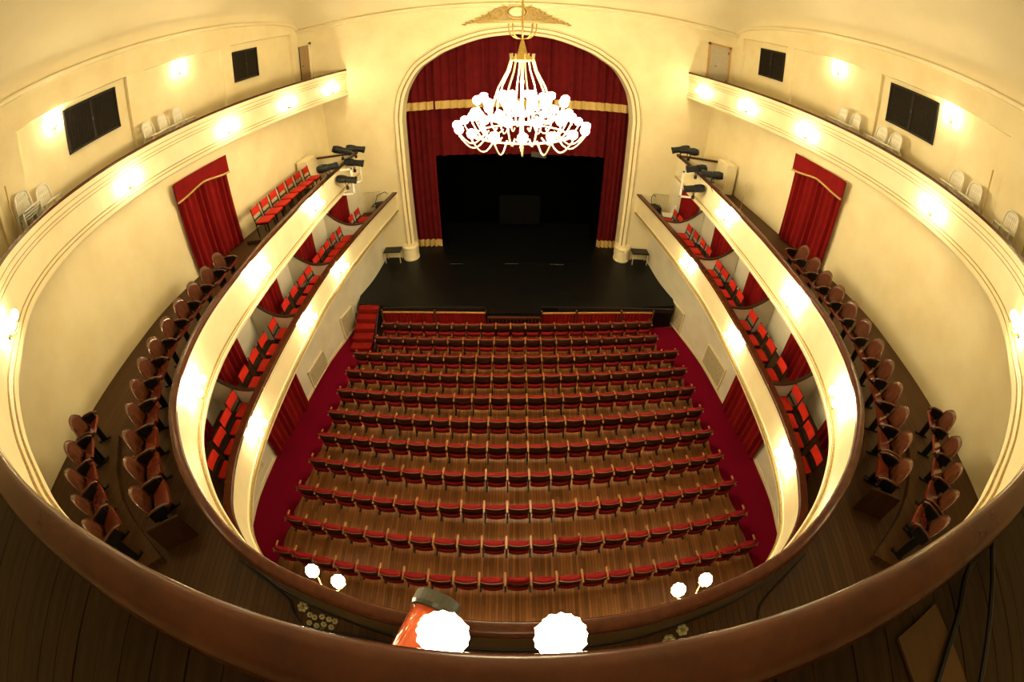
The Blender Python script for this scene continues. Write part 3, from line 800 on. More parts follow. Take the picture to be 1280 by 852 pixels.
# orchestra rail with red fabric panels
def orch(x0, x1, y0, y1, posts, label):
    root = thing('orchestra_rail', label, 'rail', (x0, y0, 0), math.atan2(y1 - y0, x1 - x0)); L = math.hypot(x1 - x0, y1 - y0)
    put('top_rail', bevel_box('top_rail', 0, L, -0.035, 0.035, 0.85, 0.90, 'armwood', 0.01, 1, False), root)
    ps = [0.0] + [L * q for q in posts] + [L]
    for q in ps: put('post', bevel_box('post', q - 0.04, q + 0.04, -0.05, 0.04, 0, 0.99, 'armwood' if False else 'plywood', 0.01, 1, False), root)
    for a, b in zip(ps, ps[1:]):
        put('fabric_panel', cl('fabric', 'velvet', a + 0.05, b - 0.05, 0.08, 0.85, max(3, int((b - a) / 0.13)), 0.022, thick=0.01), root)
orch(-4.85, -1.05, 12.20, 12.14, [0.52], 'wooden orchestra rail with gathered red fabric beside the red steps')
orch(0.87, 4.98, 12.14, 12.28, [0.30, 0.70], 'wooden orchestra rail with gathered red fabric far from the red steps')
pg = thing('prompter_grille', 'dark barred opening below the middle of the stage', 'grille', (0, 11.94, 0))
put('top_bar', MB().box(-1.0, 0.82, -0.03, 0.03, 0.80, 0.86).me('bar', 'plywood'), pg)
for k in range(15):
    xx = -0.97 + 1.76 * k / 14
    put('bar', MB().box(xx - 0.02, xx + 0.02, -0.02, 0.02, 0.0, 0.80).me('bar', 'plywood'), pg)
# small black tables beside the arch
for s in (-1, 1):
    root = thing('side_table', 'small table with black top beside the arch pedestal, ' + SIDE[s], 'table', (s * 5.18, 15.72, ZST), 0, 'side tables')
    put('top', bevel_box('top', -0.36, 0.36, -0.24, 0.22, 0.50, 0.56, 'black', 0.008, 1, False), root)
    for a in (-0.32, 0.32):
        for b in (-0.2, 0.18): put('leg', MB().box(a - 0.015, a + 0.015, b - 0.015, b + 0.015, 0, 0.5).me('leg', 'whitebrass'), root)

# wall grilles in the stalls
def grille(s, y0, y1, z0, z1, label, lattice=False):
    p, a = on_wall(S0H, s, (y0 + y1) / 2, 0.03); L = (y1 - y0) / 2
    root = thing('wall_grille', label, 'grille', (p.x, p.y, z0), a, 'stalls wall grilles'); h = z1 - z0
    put('back_panel', MB().box(-L, L, -0.012, 0.012, 0, h).me('back', 'grille'), root)
    put('frame', MB().box(-L - .04, L + .04, -0.03, 0.03, h, h + .04).box(-L - .04, L + .03, -0.03, 0.03, -.04, 0).box(-L - .04, -L, -0.03, 0.03, -.04, h + .04).box(L, L + .04, -0.03, 0.03, -.04, h + .04).me('frame', 'cream2'), root)
    n = int(2 * L / 0.09) if lattice else 0
    for k in range(n):
        xx = -L + 2 * L * (k + .5) / n
        put('slat', MB().box(xx - 0.015, xx + 0.015, -0.024, 0.024, 0, h).me('slat', 'cream2'), root)
    if lattice:
        for k in range(int(h / 0.09)):
            z = h * (k + .5) / int(h / 0.09)
            put('slat', MB().box(-L, L, -0.02, 0.02, z - 0.012, z + 0.012).me('slat', 'cream2'), root)
grille(-1, 4.2, 5.6, 0.45, 1.25, 'cream lattice vent low on stalls wall past the doorway, red-steps side', True)
grille(-1, 9.1, 10.2, 0.1, 0.75, 'flat beige panel on stalls wall between doorway and red steps')
grille(-1, 11.6, 12.4, 0.15, 1.0, 'flat beige panel on stalls wall right beside the red steps')
grille(1, 12.1, 13.4, 0.1, 0.95, 'flat beige panel on stalls wall at the end of the stage edge')
grille(1, 9.1, 10.4, 0.2, 1.0, 'flat beige panel on stalls wall next to doorway opposite red steps')

# ================================================================ STALLS SEATS
SW = 0.52
def tilt(vf, rx, loc): 
    v, f = vf; Tm = T(loc, rx=rx); return [tuple(Tm @ Vector(p)) for p in v], f
TL = 0.09
shell_me = me_('back_shell', *tilt(bent(SW - 0.05, 0.36, 0.014, 0.05, 0.02, 6, 2), TL, (0, -0.225, 0.49)), 'seatwood', True)
edge_v = []
for i in range(13):
    u = -1 + 2 * i / 12
    q = T((0, -0.225, 0.49), rx=TL) @ Vector((u * (SW - 0.05) / 2, 0.05 * u * u + 0.007, 0.36 - 0.02 * u * u)); edge_v.append(q)
edge_me = MB().tube(edge_v, 0.009, 5).me('shell_edge', 'edgewood')
def soft(vf, mat, name, off=0.018):
    bm = bmesh.new(); v, f = vf
    vs = [bm.verts.new(p) for p in v]
    for q in f: bm.faces.new([vs[i] for i in q])
    bmesh.ops.bevel(bm, geom=[e for e in bm.edges if e.is_manifold and e.calc_face_angle(0) > 1.0], offset=off, segments=2, affect='EDGES')
    return bm_me(name, bm, mat, True)
def pad_mesh(h, t, mat): return soft(tilt(bent(SW - 0.075, h, t, 0.045, 0.02, 6, 3), TL, (0, -0.208, 0.50)), mat, 'back_pad')
pad_me = pad_mesh(0.295, 0.125, 'redseat'); pad_tall_me = pad_mesh(0.52, 0.10, 'redseat')
low_me = soft(tilt(bent(SW - 0.09, 0.15, 0.05, 0.05, 0.0, 6, 1, low=-0.03), TL, (0, -0.262, 0.345)), 'redseat', 'lower_panel', 0.012)
seat_me = soft(tilt(bent(SW - 0.08, 0.30, 0.085, -0.02, 0.03, 6, 2, low=-0.03), 0.10, (0, -0.07, 0.36)), 'redseat', 'seat')
arm_me = bevel_box('armrest', -0.0255, 0.0255, -0.24, 0.10, 0.655, 0.69, 'armwood', 0.008, 1, False)
stand_me = MB().box(-0.014, 0.014, -0.10, 0.0, 0.03, 0.655).box(-0.02, 0.02, -0.20, 0.08, 0, 0.03).me('stand', 'iron')
rowC = [11.52, 10.74, 9.91, 9.07, 8.21, 7.34, 6.49, 5.62, 4.70, 3.75, 2.83]
rowL = [-4.74, -4.80, -5.36, -5.39, -5.43, -5.47, -5.50, -5.55, -5.65, -5.72, -5.80]
rowR = [4.84, 4.86, 5.40, 5.46, 5.50, 5.52, 5.57, 5.65, 5.78, 5.84, 5.90]
tall = {(9, 12), (10, 10)}
for r in range(11):
    n = 19 if r < 2 else 21
    step = (rowR[r] - rowL[r]) / n; k2 = 0.0075; k1 = 0.018
    for i in range(n):
        x = rowL[r] + step * (i + 0.5); y = rowC[r] + k1 * x + k2 * x * x + 0.23
        ang = math.atan(k1 + 2 * k2 * x)
        s = thing('theatre_seat', 'red folding stalls seat with wooden back, %s row from stage, %s seat from red-steps aisle' % (ORD[r], ORD[i]), 'seat', (x, y, 0), ang, 'stalls seats', (step / SW, 1, 1))
        if (r, i) in tall:
            s['label'] = 'stalls seat with taller red padded back, in the %s row from the stage' % ORD[r]
        b = put('back_shell', shell_me, s); put('edge', edge_me, b)
        put('back_pad', pad_tall_me if (r, i) in tall else pad_me, s)
        put('lower_panel', low_me, s); put('seat', seat_me, s)
        put('armrest', arm_me, s, (-SW / 2, 0, 0)); put('stand', stand_me, s, (-SW / 2, 0, 0))
        if i == n - 1:
            put('armrest', arm_me, s, (SW / 2, 0, 0)); put('stand', stand_me, s, (SW / 2, 0, 0))

# ================================================================ BALCONY WOODEN SEATS
def ply_seat():
    d = {}
    d['back'] = me_('back', *tilt(bent(0.47, 0.52, 0.014, 0.05, 0.20, 8, 5, 2.6), 0.20, (0, -0.20, 0.38)), 'plywood', True)
    v, f = bent(0.42, 0.36, 0.05, 0.0, 0.02, 4, 2)
    d['seat'] = me_('seat', *tilt((v, f), -1.15, (0, -0.12, 0.44)), 'redply', False)
    a = MB().tube([(0, -0.24, 0.62), (0, -0.10, 0.645), (0, 0.08, 0.64), (0, 0.17, 0.60), (0, 0.18, 0.56)], 0.02, 6)
    d['armrest'] = a.me('armrest', 'plywood', True)
    d['stand'] = MB().box(-0.014, 0.014, -0.14, 0.0, 0.03, 0.46).box(-0.013, 0.013, -0.20, 0.10, 0.46, 0.62).box(-0.024, 0.024, -0.22, 0.10, 0, 0.03).me('stand', 'iron')
    return d
PS = ply_seat()
def place_ply(x, y, ang, z, label, group, last=False):
    s = thing('plywood_theatre_chair', label, 'seat', (x, y, z), ang, group)
    put('back', PS['back'], s); put('seat', PS['seat'], s); put('armrest', PS['armrest'], s, (-0.25, 0, 0)); put('stand', PS['stand'], s, (-0.25, 0, 0))
    if last: put('armrest', PS['armrest'], s, (0.25, 0, 0)); put('stand', PS['stand'], s, (0.25, 0, 0))
    return s
ROW = {-1: [(-6.80, 7.14), (-6.76, 6.6), (-6.73, 6.06), (-6.70, 5.52), (-6.64, 4.98), (-6.57, 4.44), (-6.46, 3.90), (-6.27, 3.38), (-6.0, 2.87), (-5.70, 2.40), (-5.39, 1.98), (-5.05, 1.60), (-4.68, 1.27)],
       1: [(6.78, 7.70), (6.75, 7.13), (6.73, 6.57), (6.71, 6.01), (6.70, 5.46), (6.67, 4.92), (6.59, 4.38), (6.45, 3.82), (6.25, 3.27), (6.01, 2.75), (5.71, 2.26), (5.36, 1.80), (4.97, 1.38)]}
BACK = {-1: [(-7.20, 2.05), (-6.86, 1.55), (-6.43, 1.15), (-5.90, 0.83), (-5.35, 0.58)], 1: [(7.25, 2.28), (6.95, 1.80), (6.53, 1.33), (6.03, 0.95), (5.48, 0.66)]}
def respace(L, d):
    P = catmull([Vector(p) for p in L], 10); out = [P[0]]; acc = 0
    for a, b in zip(P, P[1:]):
        acc += (b - a).length
        if acc >= d: out.append(b); acc = 0
    return [tuple(p) for p in out]
ROW = {k: respace(v, 0.55) for k, v in ROW.items()}
BACK = {k: respace([v[0]] + v[1:] + [tuple(Vector(v[-1]) * 2 - Vector(v[-2]))], 0.60) for k, v in BACK.items()}
for s in (-1, 1):
    for nm, L in (('front', ROW[s]), ('back', BACK[s])):
        for i, (x, y) in enumerate(L):
            a = Vector(L[max(0, i - 1)]); b = Vector(L[min(len(L) - 1, i + 1)]); t = (b - a).normalized()
            # facing the hall
            fx = Vector((-t.y, t.x)) * (1 if s < 0 else -1)
            if fx.dot(Vector((0, 5)) - Vector((x, y))) < 0: fx = -fx
            ang = math.atan2(fx.y, fx.x) - PI / 2
            px_, py_ = x + fx.x * 0.27, y + fx.y * 0.27
            if nm == 'front':
                lab = 'varnished plywood seat in balcony front row, %s from the doorway curtain, %s' % (ORD[i], SIDE[s])
            else:
                lab = 'varnished plywood seat in short row by balcony wall, %s from the wall, %s' % (ORD[i], SIDE[s])
            place_ply(px_, py_, ang, Z2 + (0.0 if nm == 'front' else 0.12), lab, 'balcony wooden seats', i == (len(L) - 1 if s < 0 else 0) or i == (0 if s < 0 else len(L) - 1))
    # low platform under the short back row
    P = BACK[s]; pts = []
    v = []; q = [Vector(p) for p in P]
    cen = Vector((0, 5)); ins = []; outs = []
    for p in [q[0] + (q[0] - q[1]) * 0.6] + q + [q[-1] + (q[-1] - q[-2]) * 0.6]:
        d = (cen - p).normalized(); ins.append(tuple(p + d * 0.62)); outs.append(tuple(p - d * 0.22))
    struct('floor_balcony_step_' + ('left' if s < 0 else 'right'), ring('balcony_step', ins, outs, Z2 - 0.01, Z2 + 0.12, 't2floor'), 'low wooden step under the short seat row by balcony wall, ' + SIDE[s], 'floor')
    # wooden end board of the front row
    e = Vector(ROW[s][-1]); d = (Vector((0, 5)) - e).normalized(); t2 = Vector((-d.y, d.x)) * (1 if s < 0 else -1)
    if t2.x * s > 0: t2 = -t2
    pos = e + t2 * 0.33 + d * 0.22
    tag(put('end_board', bevel_box('end_board', -0.02, 0.02, -0.3, 0.32, 0, 0.52, 'darkwood', 0.01, 1, False), None, (pos.x, pos.y, Z2), (0, 0, math.atan2(d.y, d.x) - PI / 2)), 'dark wooden board closing the row of plywood seats, ' + SIDE[s], 'board', 'row end boards')

# ================================================================ RED CHAIRS
def red_chair_parts():
    d = {}
    d['seat'] = bevel_box('seat', -0.21, 0.21, -0.20, 0.22, 0.41, 0.465, 'redchair', 0.02, 2)
    d['seat_frame'] = MB().box(-0.205, 0.205, -0.21, 0.2, 0.375, 0.41).me('seat_frame', 'iron')
    d['back_pad'] = me_('back_pad', *tilt(bent(0.40, 0.20, 0.03, 0.02, 0.0, 4, 1), 0.12, (0, -0.275, 0.64)), 'redchair')
    d['post'] = MB().tube([(0, -0.20, 0.0), (0, -0.21, 0.42), (0, -0.285, 0.86)], 0.017, 6).me('post', 'iron')
    d['leg'] = MB().tube([(0, 0.19, 0.0), (0, 0.18, 0.40)], 0.015, 6).me('leg', 'iron')
    d['slat'] = MB().box(-0.18, 0.18, -0.235, -0.215, 0.50, 0.54).me('slat', 'iron')
    return d
RC = red_chair_parts()
def red_chair(x, y, z, ang, label, group):
    s = thing('red_chair', label, 'chair', (x, y, z), ang, group)
    for k in ('seat', 'seat_frame', 'back_pad', 'slat'): put(k, RC[k], s)
    for q in (-1, 1): put('back_post', RC['post'], s, (q * 0.20, 0, 0)); put('leg', RC['leg'], s, (q * 0.19, 0, 0))
    return s
# (y of the chair) per box, box 1 nearest the stage
BOX = {-1: {1: [14.3, 13.75], 2: [12.75, 12.25, 11.75, 11.25, 10.78], 3: [10.12, 9.60, 9.05, 8.45], 4: [7.60, 6.98, 6.42, 5.82], 5: [5.0, 4.52, 4.0, 3.45]},
       1: {1: [14.42, 13.93], 2: [13.15, 12.62, 12.08, 11.55], 3: [10.65, 10.15, 9.55, 9.0], 4: [8.08, 7.47, 6.90, 6.22], 5: [5.3, 4.8, 4.28, 3.64]}}
for s in (-1, 1):
    for bx, L in BOX[s].items():
        for i, y in enumerate(L):
            xb = 6.17 if y > 5.4 else 6.17 - 0.17 * (5.4 - y)
            if y > 12: xb = 6.17 - 0.1 * (y - 12)
            lab = 'red-padded black chair in %s box from stage, %s from stage, %s' % (ORD[bx - 1], ORD[i], SIDE[s])
            red_chair(s * (xb - 0.27), y, Z1 + 0.002, s * PI / 2 + random.uniform(-0.06, 0.06), lab, 'box chairs')
for i, y in enumerate([9.55, 10.08, 10.62, 11.16, 11.70, 12.20, 12.72]):
    red_chair(-(7.0 - 0.24 - 0.10 * max(0, (y - 11.5))), y, Z2 + 0.12, -PI / 2, 'black chair with red pads on balcony step, %s from the cream pier' % ORD[6 - i], 'balcony red chairs')
struct('floor_balcony_chair_step', MB().box(-7.35, -6.35, 9.2, 13.1, Z2 - 0.01, Z2 + 0.12).me('chair_step', 't2floor'), 'low wooden step under the row of red balcony chairs', 'floor')

# ================================================================ WHITE PLASTIC CHAIRS
def plastic_parts():
    d = {}
    d['seat'] = bevel_box('seat', -0.22, 0.22, -0.20, 0.24, 0.41, 0.44, 'plastic', 0.012, 2)
    b = MB()
    arc = [(-0.215, 0.40), (-0.21, 0.62), (-0.185, 0.76), (-0.12, 0.83), (0, 0.85), (0.12, 0.83), (0.185, 0.76), (0.21, 0.62), (0.215, 0.40)]
    yb = lambda z: -0.20 - 0.16 * (z - 0.42) + 0.0
    b.tube([(x, yb(z) + 0.03 * (abs(x) / 0.2) ** 2, z) for x, z in arc], 0.022, 6)
    for x in (-0.14, -0.085, -0.03, 0.03, 0.085, 0.14):
        zt = 0.84 - 0.06 * (abs(x) / 0.15) ** 2
        b.box(x - 0.019, x + 0.019, -0.006, 0.006, 0, zt - 0.43, T((0, yb(0.43), 0.43), rx=0.16))
    b.box(-0.19, 0.19, -0.008, 0.008, 0.0, 0.05, T((0, yb(0.62), 0.62), rx=0.16))
    b.box(-0.17, 0.17, -0.008, 0.008, 0.0, 0.06, T((0, yb(0.75), 0.75), rx=0.16))
    d['backrest'] = b.me('backrest', 'plastic')
    d['leg'] = MB().tube([(0, 0, 0), (0, 0, 0.42)], 0.022, 6, radii=[0.018, 0.028]).me('leg', 'plastic')
    d['armrest'] = MB().tube([(0, -0.23, 0.63), (0.02, 0.0, 0.65), (0.01, 0.18, 0.63), (0, 0.22, 0.43)], 0.020, 6).me('armrest', 'plastic')
    return d
PC = plastic_parts()
def plastic_chair(x, y, z, ang, label, legs=True):
    s = thing('plastic_chair', label, 'chair', (x, y, z), ang, 'white plastic chairs on the gallery')
    put('seat', PC['seat'], s); put('backrest', PC['backrest'], s)
    for q in (-1, 1):
        for p in (-0.17, 0.2): put('leg', PC['leg'], s, (q * 0.249, p, 0))
LP = [(9.06, 3.95, 'stacked at the bottom beside a wooden pole'), (8.98, 4.6, 'standing alone next to the chair stack by the pole'), (8.74, 8.12, 'first of three between large window and stage'), (8.68, 8.70, 'middle of three between large window and stage'), (8.62, 9.28, 'last of three between large window and stage')]
RP = [(8.55, 9.85, 'third along from the large window toward the stage'), (8.62, 9.3, 'second along from the large window toward the stage'), (8.74, 8.3, 'under the stage end of the large window'), (8.78, 7.75, 'under the middle of the large window'), (8.95, 5.62, 'beyond the wall lamp, farther from the pole'), (8.95, 5.02, 'beyond the wall lamp, right beside the pole'), (8.95, 3.85, 'standing alone past the pole')]
for s, L in ((-1, LP), (1, RP)):
    for i, (x, y, t) in enumerate(L):
        ang = s * PI / 2 + (random.uniform(-0.06, 0.06) if i else 0.0)
        plastic_chair(s * x, y, 9.0, ang, 'white plastic chair %s, %s' % (t, 'steps side' if s < 0 else 'opposite steps'))
for k in range(1, 4):
    plastic_chair(-9.06 + 0.062 * k, 3.95, 9.0 + 0.06 * k, -PI / 2, 'white plastic chair %s above the bottom of the stack beside pole' % ['', 'second', 'third', 'on top'][k].strip() if k < 3 else 'white plastic chair topmost of the stack beside the wooden pole')
for s, y, lab in ((-1, 3.62, 'short wooden pole leaning by the white chair stack, red-steps side'), (1, 4.66, 'short wooden pole leaning by two white chairs, opposite red steps')):
    tag(put('wooden_pole', MB().tube([(0, 0, 0), (s * 0.05, 0.02, 1.35)], 0.022, 8).me('pole', 'pole'), None, (s * 9.12, y, 9.0)), lab, 'pole')
tag(put('thin_pole', MB().tube([(0, 0, 0), (0.06, 0.0, 1.0)], 0.012, 6).me('pole', 'grille'), None, (7.05, 11.75, Z2)), 'thin pale rod standing against balcony wall beyond the doorway curtain', 'pole')

# ================================================================ LAMPS
def shade_mesh(name, mat, R=0.07, n=20, lobes=5):
    """ruffled flower-shaped glass shade around a candle bulb"""
    prof = [(0.25, -0.95, 0.0), (0.68, -0.72, 0.05), (0.93, -0.25, 0.07), (0.97, 0.20, 0.08), (0.88, 0.58, 0.09), (0.60, 0.86, 0.10), (0.30, 1.02, 0.0), (0.0, 1.08, 0.0)]
    v = []; f = []
    for i, (r, z, am) in enumerate(prof[:-1]):
        for k in range(n):
            q = 2 * PI * k / n; l = 1 + am * math.cos(lobes * q + (i % 2) * PI)
            v.append((r * R * l * math.cos(q), r * R * l * math.sin(q), z * R))
    v.append((0, 0, prof[-1][1] * R)); m = len(prof) - 1
    for i in range(m - 1):
        for k in range(n): f.append((i * n + k, i * n + (k + 1) % n, (i + 1) * n + (k + 1) % n, (i + 1) * n + k))
    for k in range(n): f.append(((m - 1) * n + k, (m - 1) * n + (k + 1) % n, m * n))
    f.append(tuple(range(n - 1, -1, -1)))
    return me_(name, v, f, mat, True)
SHADE = shade_mesh('shade', 'lamp', 0.068, 32, 8); CSHADE = shade_mesh('chandelier_shade', 'clamp', 0.092, 15, 5)
PLATE = MB().lathe([(0.0, 0.0), (0.055, 0.0), (0.05, 0.012), (0.03, 0.02), (0.02, 0.045), (0.0, 0.05)], 12, T(rx=-PI / 2)).me('wall_plate', 'brass', True)
def arm_pts(q): return [(0, 0.03, 0.0), (q * 0.04, 0.08, -0.05), (q * 0.10, 0.13, -0.06), (q * 0.145, 0.185, -0.02), (q * 0.15, 0.19, 0.03)]
ARM = {q: MB().tube(arm_pts(q), 0.010, 6).me('arm', 'brass', True) for q in (-1, 1)}
CUP = MB().lathe([(0.008, 0.0), (0.03, 0.012), (0.035, 0.02), (0.0, 0.022)], 10).me('cup', 'brass', True)
LEAF = {q: MB().add([(0, 0.035, 0.01), (q * 0.05, 0.06, 0.03), (q * 0.10, 0.10, -0.01), (q * 0.05, 0.085, -0.005), (q * 0.05, 0.07, 0.012)], [(0, 1, 4), (1, 2, 4), (2, 3, 4), (3, 0, 4), (0, 3, 2, 1)]).me('leaf', 'brass') for q in (-1, 1)}
def sconce(p, n_in, z, label, group):
    """p: plan point on the parapet face, n_in: unit vector into the hall"""
    r = thing('wall_sconce', label, 'sconce', (p.x, p.y, z), math.atan2(n_in.y, n_in.x) - PI / 2, group)
    put('wall_plate', PLATE, r)
    for q in (-1, 1):
        a = put('arm', ARM[q], r); put('cup', CUP, a, (q * 0.15, 0.19, 0.03)); put('leaf', LEAF[q], a)
        put('shade', SHADE, r, (q * 0.15, 0.19, 0.118))
    return r
def sc_on(Cv, s, y, z, off, label, group):
    p, n = at_y(Cv, y, s); sconce(p + n * off, -n, z, label, group)
for s in (-1, 1):
    for i, y in enumerate({-1: [14.8, 12.6, 10.1, 6.45, 1.6], 1: [15.2, 12.6, 9.8, 5.6, 1.7]}[s]):
        sc_on(C3, s, y, 8.62, 0.055, 'lit two-armed brass sconce on gallery parapet, %s from the stage, %s' % (ORD[i], SIDE[s]), 'gallery parapet sconces')
    for i, y in enumerate({-1: [10.7, 7.0, 3.6], 1: [10.1, 6.2, 3.4]}[s]):
        sc_on(C2, s, y, 5.72, 0.04, 'lit two-armed brass sconce on balcony parapet, %s from the stage, %s' % (ORD[i], SIDE[s]), 'balcony parapet sconces')
    for i, y in enumerate({-1: [10.9, 8.1, 4.6], 1: [11.2, 7.5, 3.9]}[s]):
        sc_on(C1, s, y, 3.55, 0.03, 'lit two-armed brass sconce on box parapet, %s from the stage, %s' % (ORD[i], SIDE[s]), 'box parapet sconces')
p, n = at_x(C2, -1.90); sconce(p + n * 0.03, -n, 5.93, 'lit two-armed brass sconce on balcony parapet below the cream rosettes, red-steps half', 'balcony parapet sconces')
p, n = at_x(C2, 1.60); sconce(p + n * 0.03, -n, 5.93, 'lit two-armed brass sconce at back of balcony parapet, half opposite the red steps', 'balcony parapet sconces')
p, n = at_x(C3, 0.0)
sconce(Vector((-0.105, p.y - 0.055)), Vector((0, 1)), 8.62, 'lit two-armed brass sconce at middle of gallery parapet beside orange spotlight', 'gallery parapet sconces')
# globes high on the gallery walls
GL = MB().lathe([(0.0, -0.09), (0.05, -0.075), (0.085, -0.03), (0.085, 0.03), (0.05, 0.075), (0.0, 0.09)], 14).me('globe', 'glamp', True)
for s, y, lab in ((-1, 5.45, 'lit round wall lamp beside large gallery window, red-steps side'), (-1, 10.0, 'lit round wall lamp above the three white chairs, red-steps side'), (1, 10.7, 'lit round wall lamp between the windows, opposite the red steps'), (1, 6.35, 'lit round wall lamp beside large gallery window, opposite the red steps')):
    x = s * (interp_x(W3H, y))
    r = thing('wall_lamp', lab, 'lamp', (x, y, 11.02), 0, 'gallery wall lamps')
    put('bracket', MB().tube([(0, 0, -0.14), (-s * 0.12, 0, -0.14), (-s * 0.14, 0, -0.08)], 0.018, 8).me('bracket', 'brass'), r)
    put('base', MB().lathe([(0, 0), (0.05, 0), (0.05, 0.02), (0, 0.025)], 12, T((0, 0, -0.14), ry=-s * PI / 2)).me('base', 'brass'), r)
    put('globe', GL, r, (-s * 0.14, 0, 0.0))

# ---- chandelier
CHX, CHY = 0.05, 9.0
ch = thing('chandelier', 'large gilt chandelier with tiers of lit glass shades before the stage', 'chandelier', (CHX, CHY, 7.45))
body = MB().lathe([(0.0, 0.0), (0.03, 0.02), (0.02, 0.06), (0.05, 0.10), (0.03, 0.15), (0.07, 0.22), (0.12, 0.26), (0.10, 0.31), (0.05, 0.36), (0.04, 0.6), (0.07, 0.66), (0.05, 0.72), (0.035, 0.9), (0.06, 0.96), (0.035, 1.02), (0.03, 1.5), (0.05, 1.56), (0.03, 1.62), (0.03, 2.0), (0.0, 2.02)], 14).me('stem', 'whitebrass', True)
put('stem', body, ch)
def hoop(r, z, rad): return MB().tube([(r * math.cos(a), r * math.sin(a), z) for a in [2 * PI * k / 40 for k in range(41)]], rad, 6, cap=False).me('ring', 'whitebrass', True)
put('ring', hoop(0.62, 0.78, 0.022), ch); put('ring', hoop(0.95, 0.42, 0.022), ch)
def arm_c(r0, z0, r1, z1, dip): return [(r0 + (r1 - r0) * t, 0, z0 + (z1 - z0) * t - dip * math.sin(PI * t) ** 1.0 - 0.0) for t in [k / 8 for k in range(9)]]
def tier(n, r0, z0, r1, z1, dip, ph):
    me = MB().tube(arm_c(r0, z0, r1, z1, dip) + [(r1, 0, z1 + 0.05)], 0.016, 6).me('arm', 'whitebrass', True)
    for k in range(n):
        a = 2 * PI * (k + ph) / n
        m_ = put('arm', me, ch, (0, 0, 0), (0, 0, a)); put('cup', CUP, m_, (r1, 0, z1 + 0.05))
        put('shade', CSHADE, ch, (r1 * math.cos(a), r1 * math.sin(a), z1 + 0.13))
tier(16, 0.75, 0.42, 1.33, 0.50, 0.26, 0.0)
tier(12, 0.55, 0.42, 1.02, 0.72, 0.24, 0.5)
tier(10, 0.30, 0.80, 0.90, 1.05, 0.22, 0.25)
tier(6, 0.10, 0.9, 0.42, 1.10, 0.15, 0.0)
# bowed suspension rods up to the upper collar
rod = MB().tube([(0.62, 0, 0.78), (0.60, 0, 1.05), (0.48, 0, 1.45), (0.30, 0, 1.80), (0.23, 0, 2.05), (0.24, 0, 2.18)], 0.018, 6).me('rod', 'whitebrass', True)
for k in range(8): put('rod', rod, ch, (0, 0, 0), (0, 0, 2 * PI * k / 8 + 0.2))
put('collar', MB().lathe([(0.0, 1.98), (0.22, 2.02), (0.25, 2.06), (0.18, 2.10), (0.10, 2.16), (0.06, 2.34), (0.03, 2.46), (0.0, 2.48)], 16).me('collar', 'gold', True), ch)
for k in range(8):
    put('crown_arm', MB().tube([(0.03, 0, 2.50), (0.14, 0, 2.52), (0.24, 0, 2.60), (0.27, 0, 2.72), (0.27, 0, 2.84)], 0.013, 6).me('crown_arm', 'gold', True), ch, (0, 0, 0), (0, 0, 2 * PI * k / 8))
put('chain', MB().tube([(0, 0, 2.46), (0, 0, 6.02)], 0.02, 6).me('chain', 'gold'), ch)

# ================================================================ GILT ORNAMENT OVER THE ARCH
orn = thing('gilt_cartouche', 'gilt scrollwork ornament with oval centre above the stage arch', 'ornament', (-0.05, YP - 0.03, 10.55))
bp = [(-1.93, 0.02), (-1.5, 0.16), (-1.1, 0.36), (-0.75, 0.62), (-0.4, 0.80), (0, 0.88), (0.4, 0.80), (0.75, 0.62), (1.1, 0.36), (1.5, 0.16), (1.93, 0.02), (1.2, 0.10), (0.6, 0.14), (0, 0.15), (-0.6, 0.14), (-1.2, 0.10)]
v = [(x, 0.0, z) for x, z in bp] + [(x, -0.035, z) for x, z in bp]; n = len(bp)
f = [tuple(range(n)), tuple(range(2 * n - 1, n - 1, -1))] + [(i, n + i, n + (i + 1) % n, (i + 1) % n) for i in range(n)]
put('base_plate', me_('plate', v, f, 'trimgold'), orn)
def ell(rx, rz, cx, cz, rad, y=-0.05): return MB().tube([(cx + rx * math.cos(a), y, cz + rz * math.sin(a)) for a in [2 * PI * k / 28 for k in range(29)]], rad, 6, cap=False)
put('oval_frame', ell(0.36, 0.26, 0, 0.50, 0.04).me('oval', 'gold', True), orn)
put('oval_panel', MB().lathe([(0, 0.03), (0.2, 0.025), (0.33, 0)], 24, T((0, -0.035, 0.50), rx=PI / 2) @ Matrix.Diagonal((1, 0.72, 1, 1))).me('oval_panel', 'cream2', True), orn)
for s in (-1, 1):
    for (cx, cz, r) in ((0.62, 0.42, 0.17), (0.98, 0.28, 0.13), (1.28, 0.20, 0.09), (0.45, 0.70, 0.09), (0.74, 0.20, 0.08), (1.52, 0.13, 0.065), (0.25, 0.80, 0.07), (1.72, 0.08, 0.045)):
        pts = []
        for k in range(26):
            a = k / 25 * 4.2 * PI / 1.6; rr = r * (1 - 0.85 * k / 25)
            pts.append((s * (cx + rr * math.cos(a + 0.4)), -0.05 - 0.01 * k / 25, cz + rr * math.sin(a + 0.4)))
        put('scroll', MB().tube(pts, 0.022, 5).me('scroll', 'gold', True), orn)
    for k in range(7):
        a = k / 6; x = 0.5 + 1.3 * a; z = 0.80 - 0.75 * a ** 0.8
        put('leaf', MB().lathe([(0, -0.09), (0.035, -0.03), (0.03, 0.03), (0, 0.09)], 6, T((s * x, -0.05, z - 0.02), ry=s * (0.9 + 0.3 * a))).me('leaf', 'gold', True), orn)
put('base_bar', MB().tube([(-1.35, -0.04, 0.07), (1.35, -0.04, 0.07)], 0.014, 6).me('bar', 'gold'), orn)

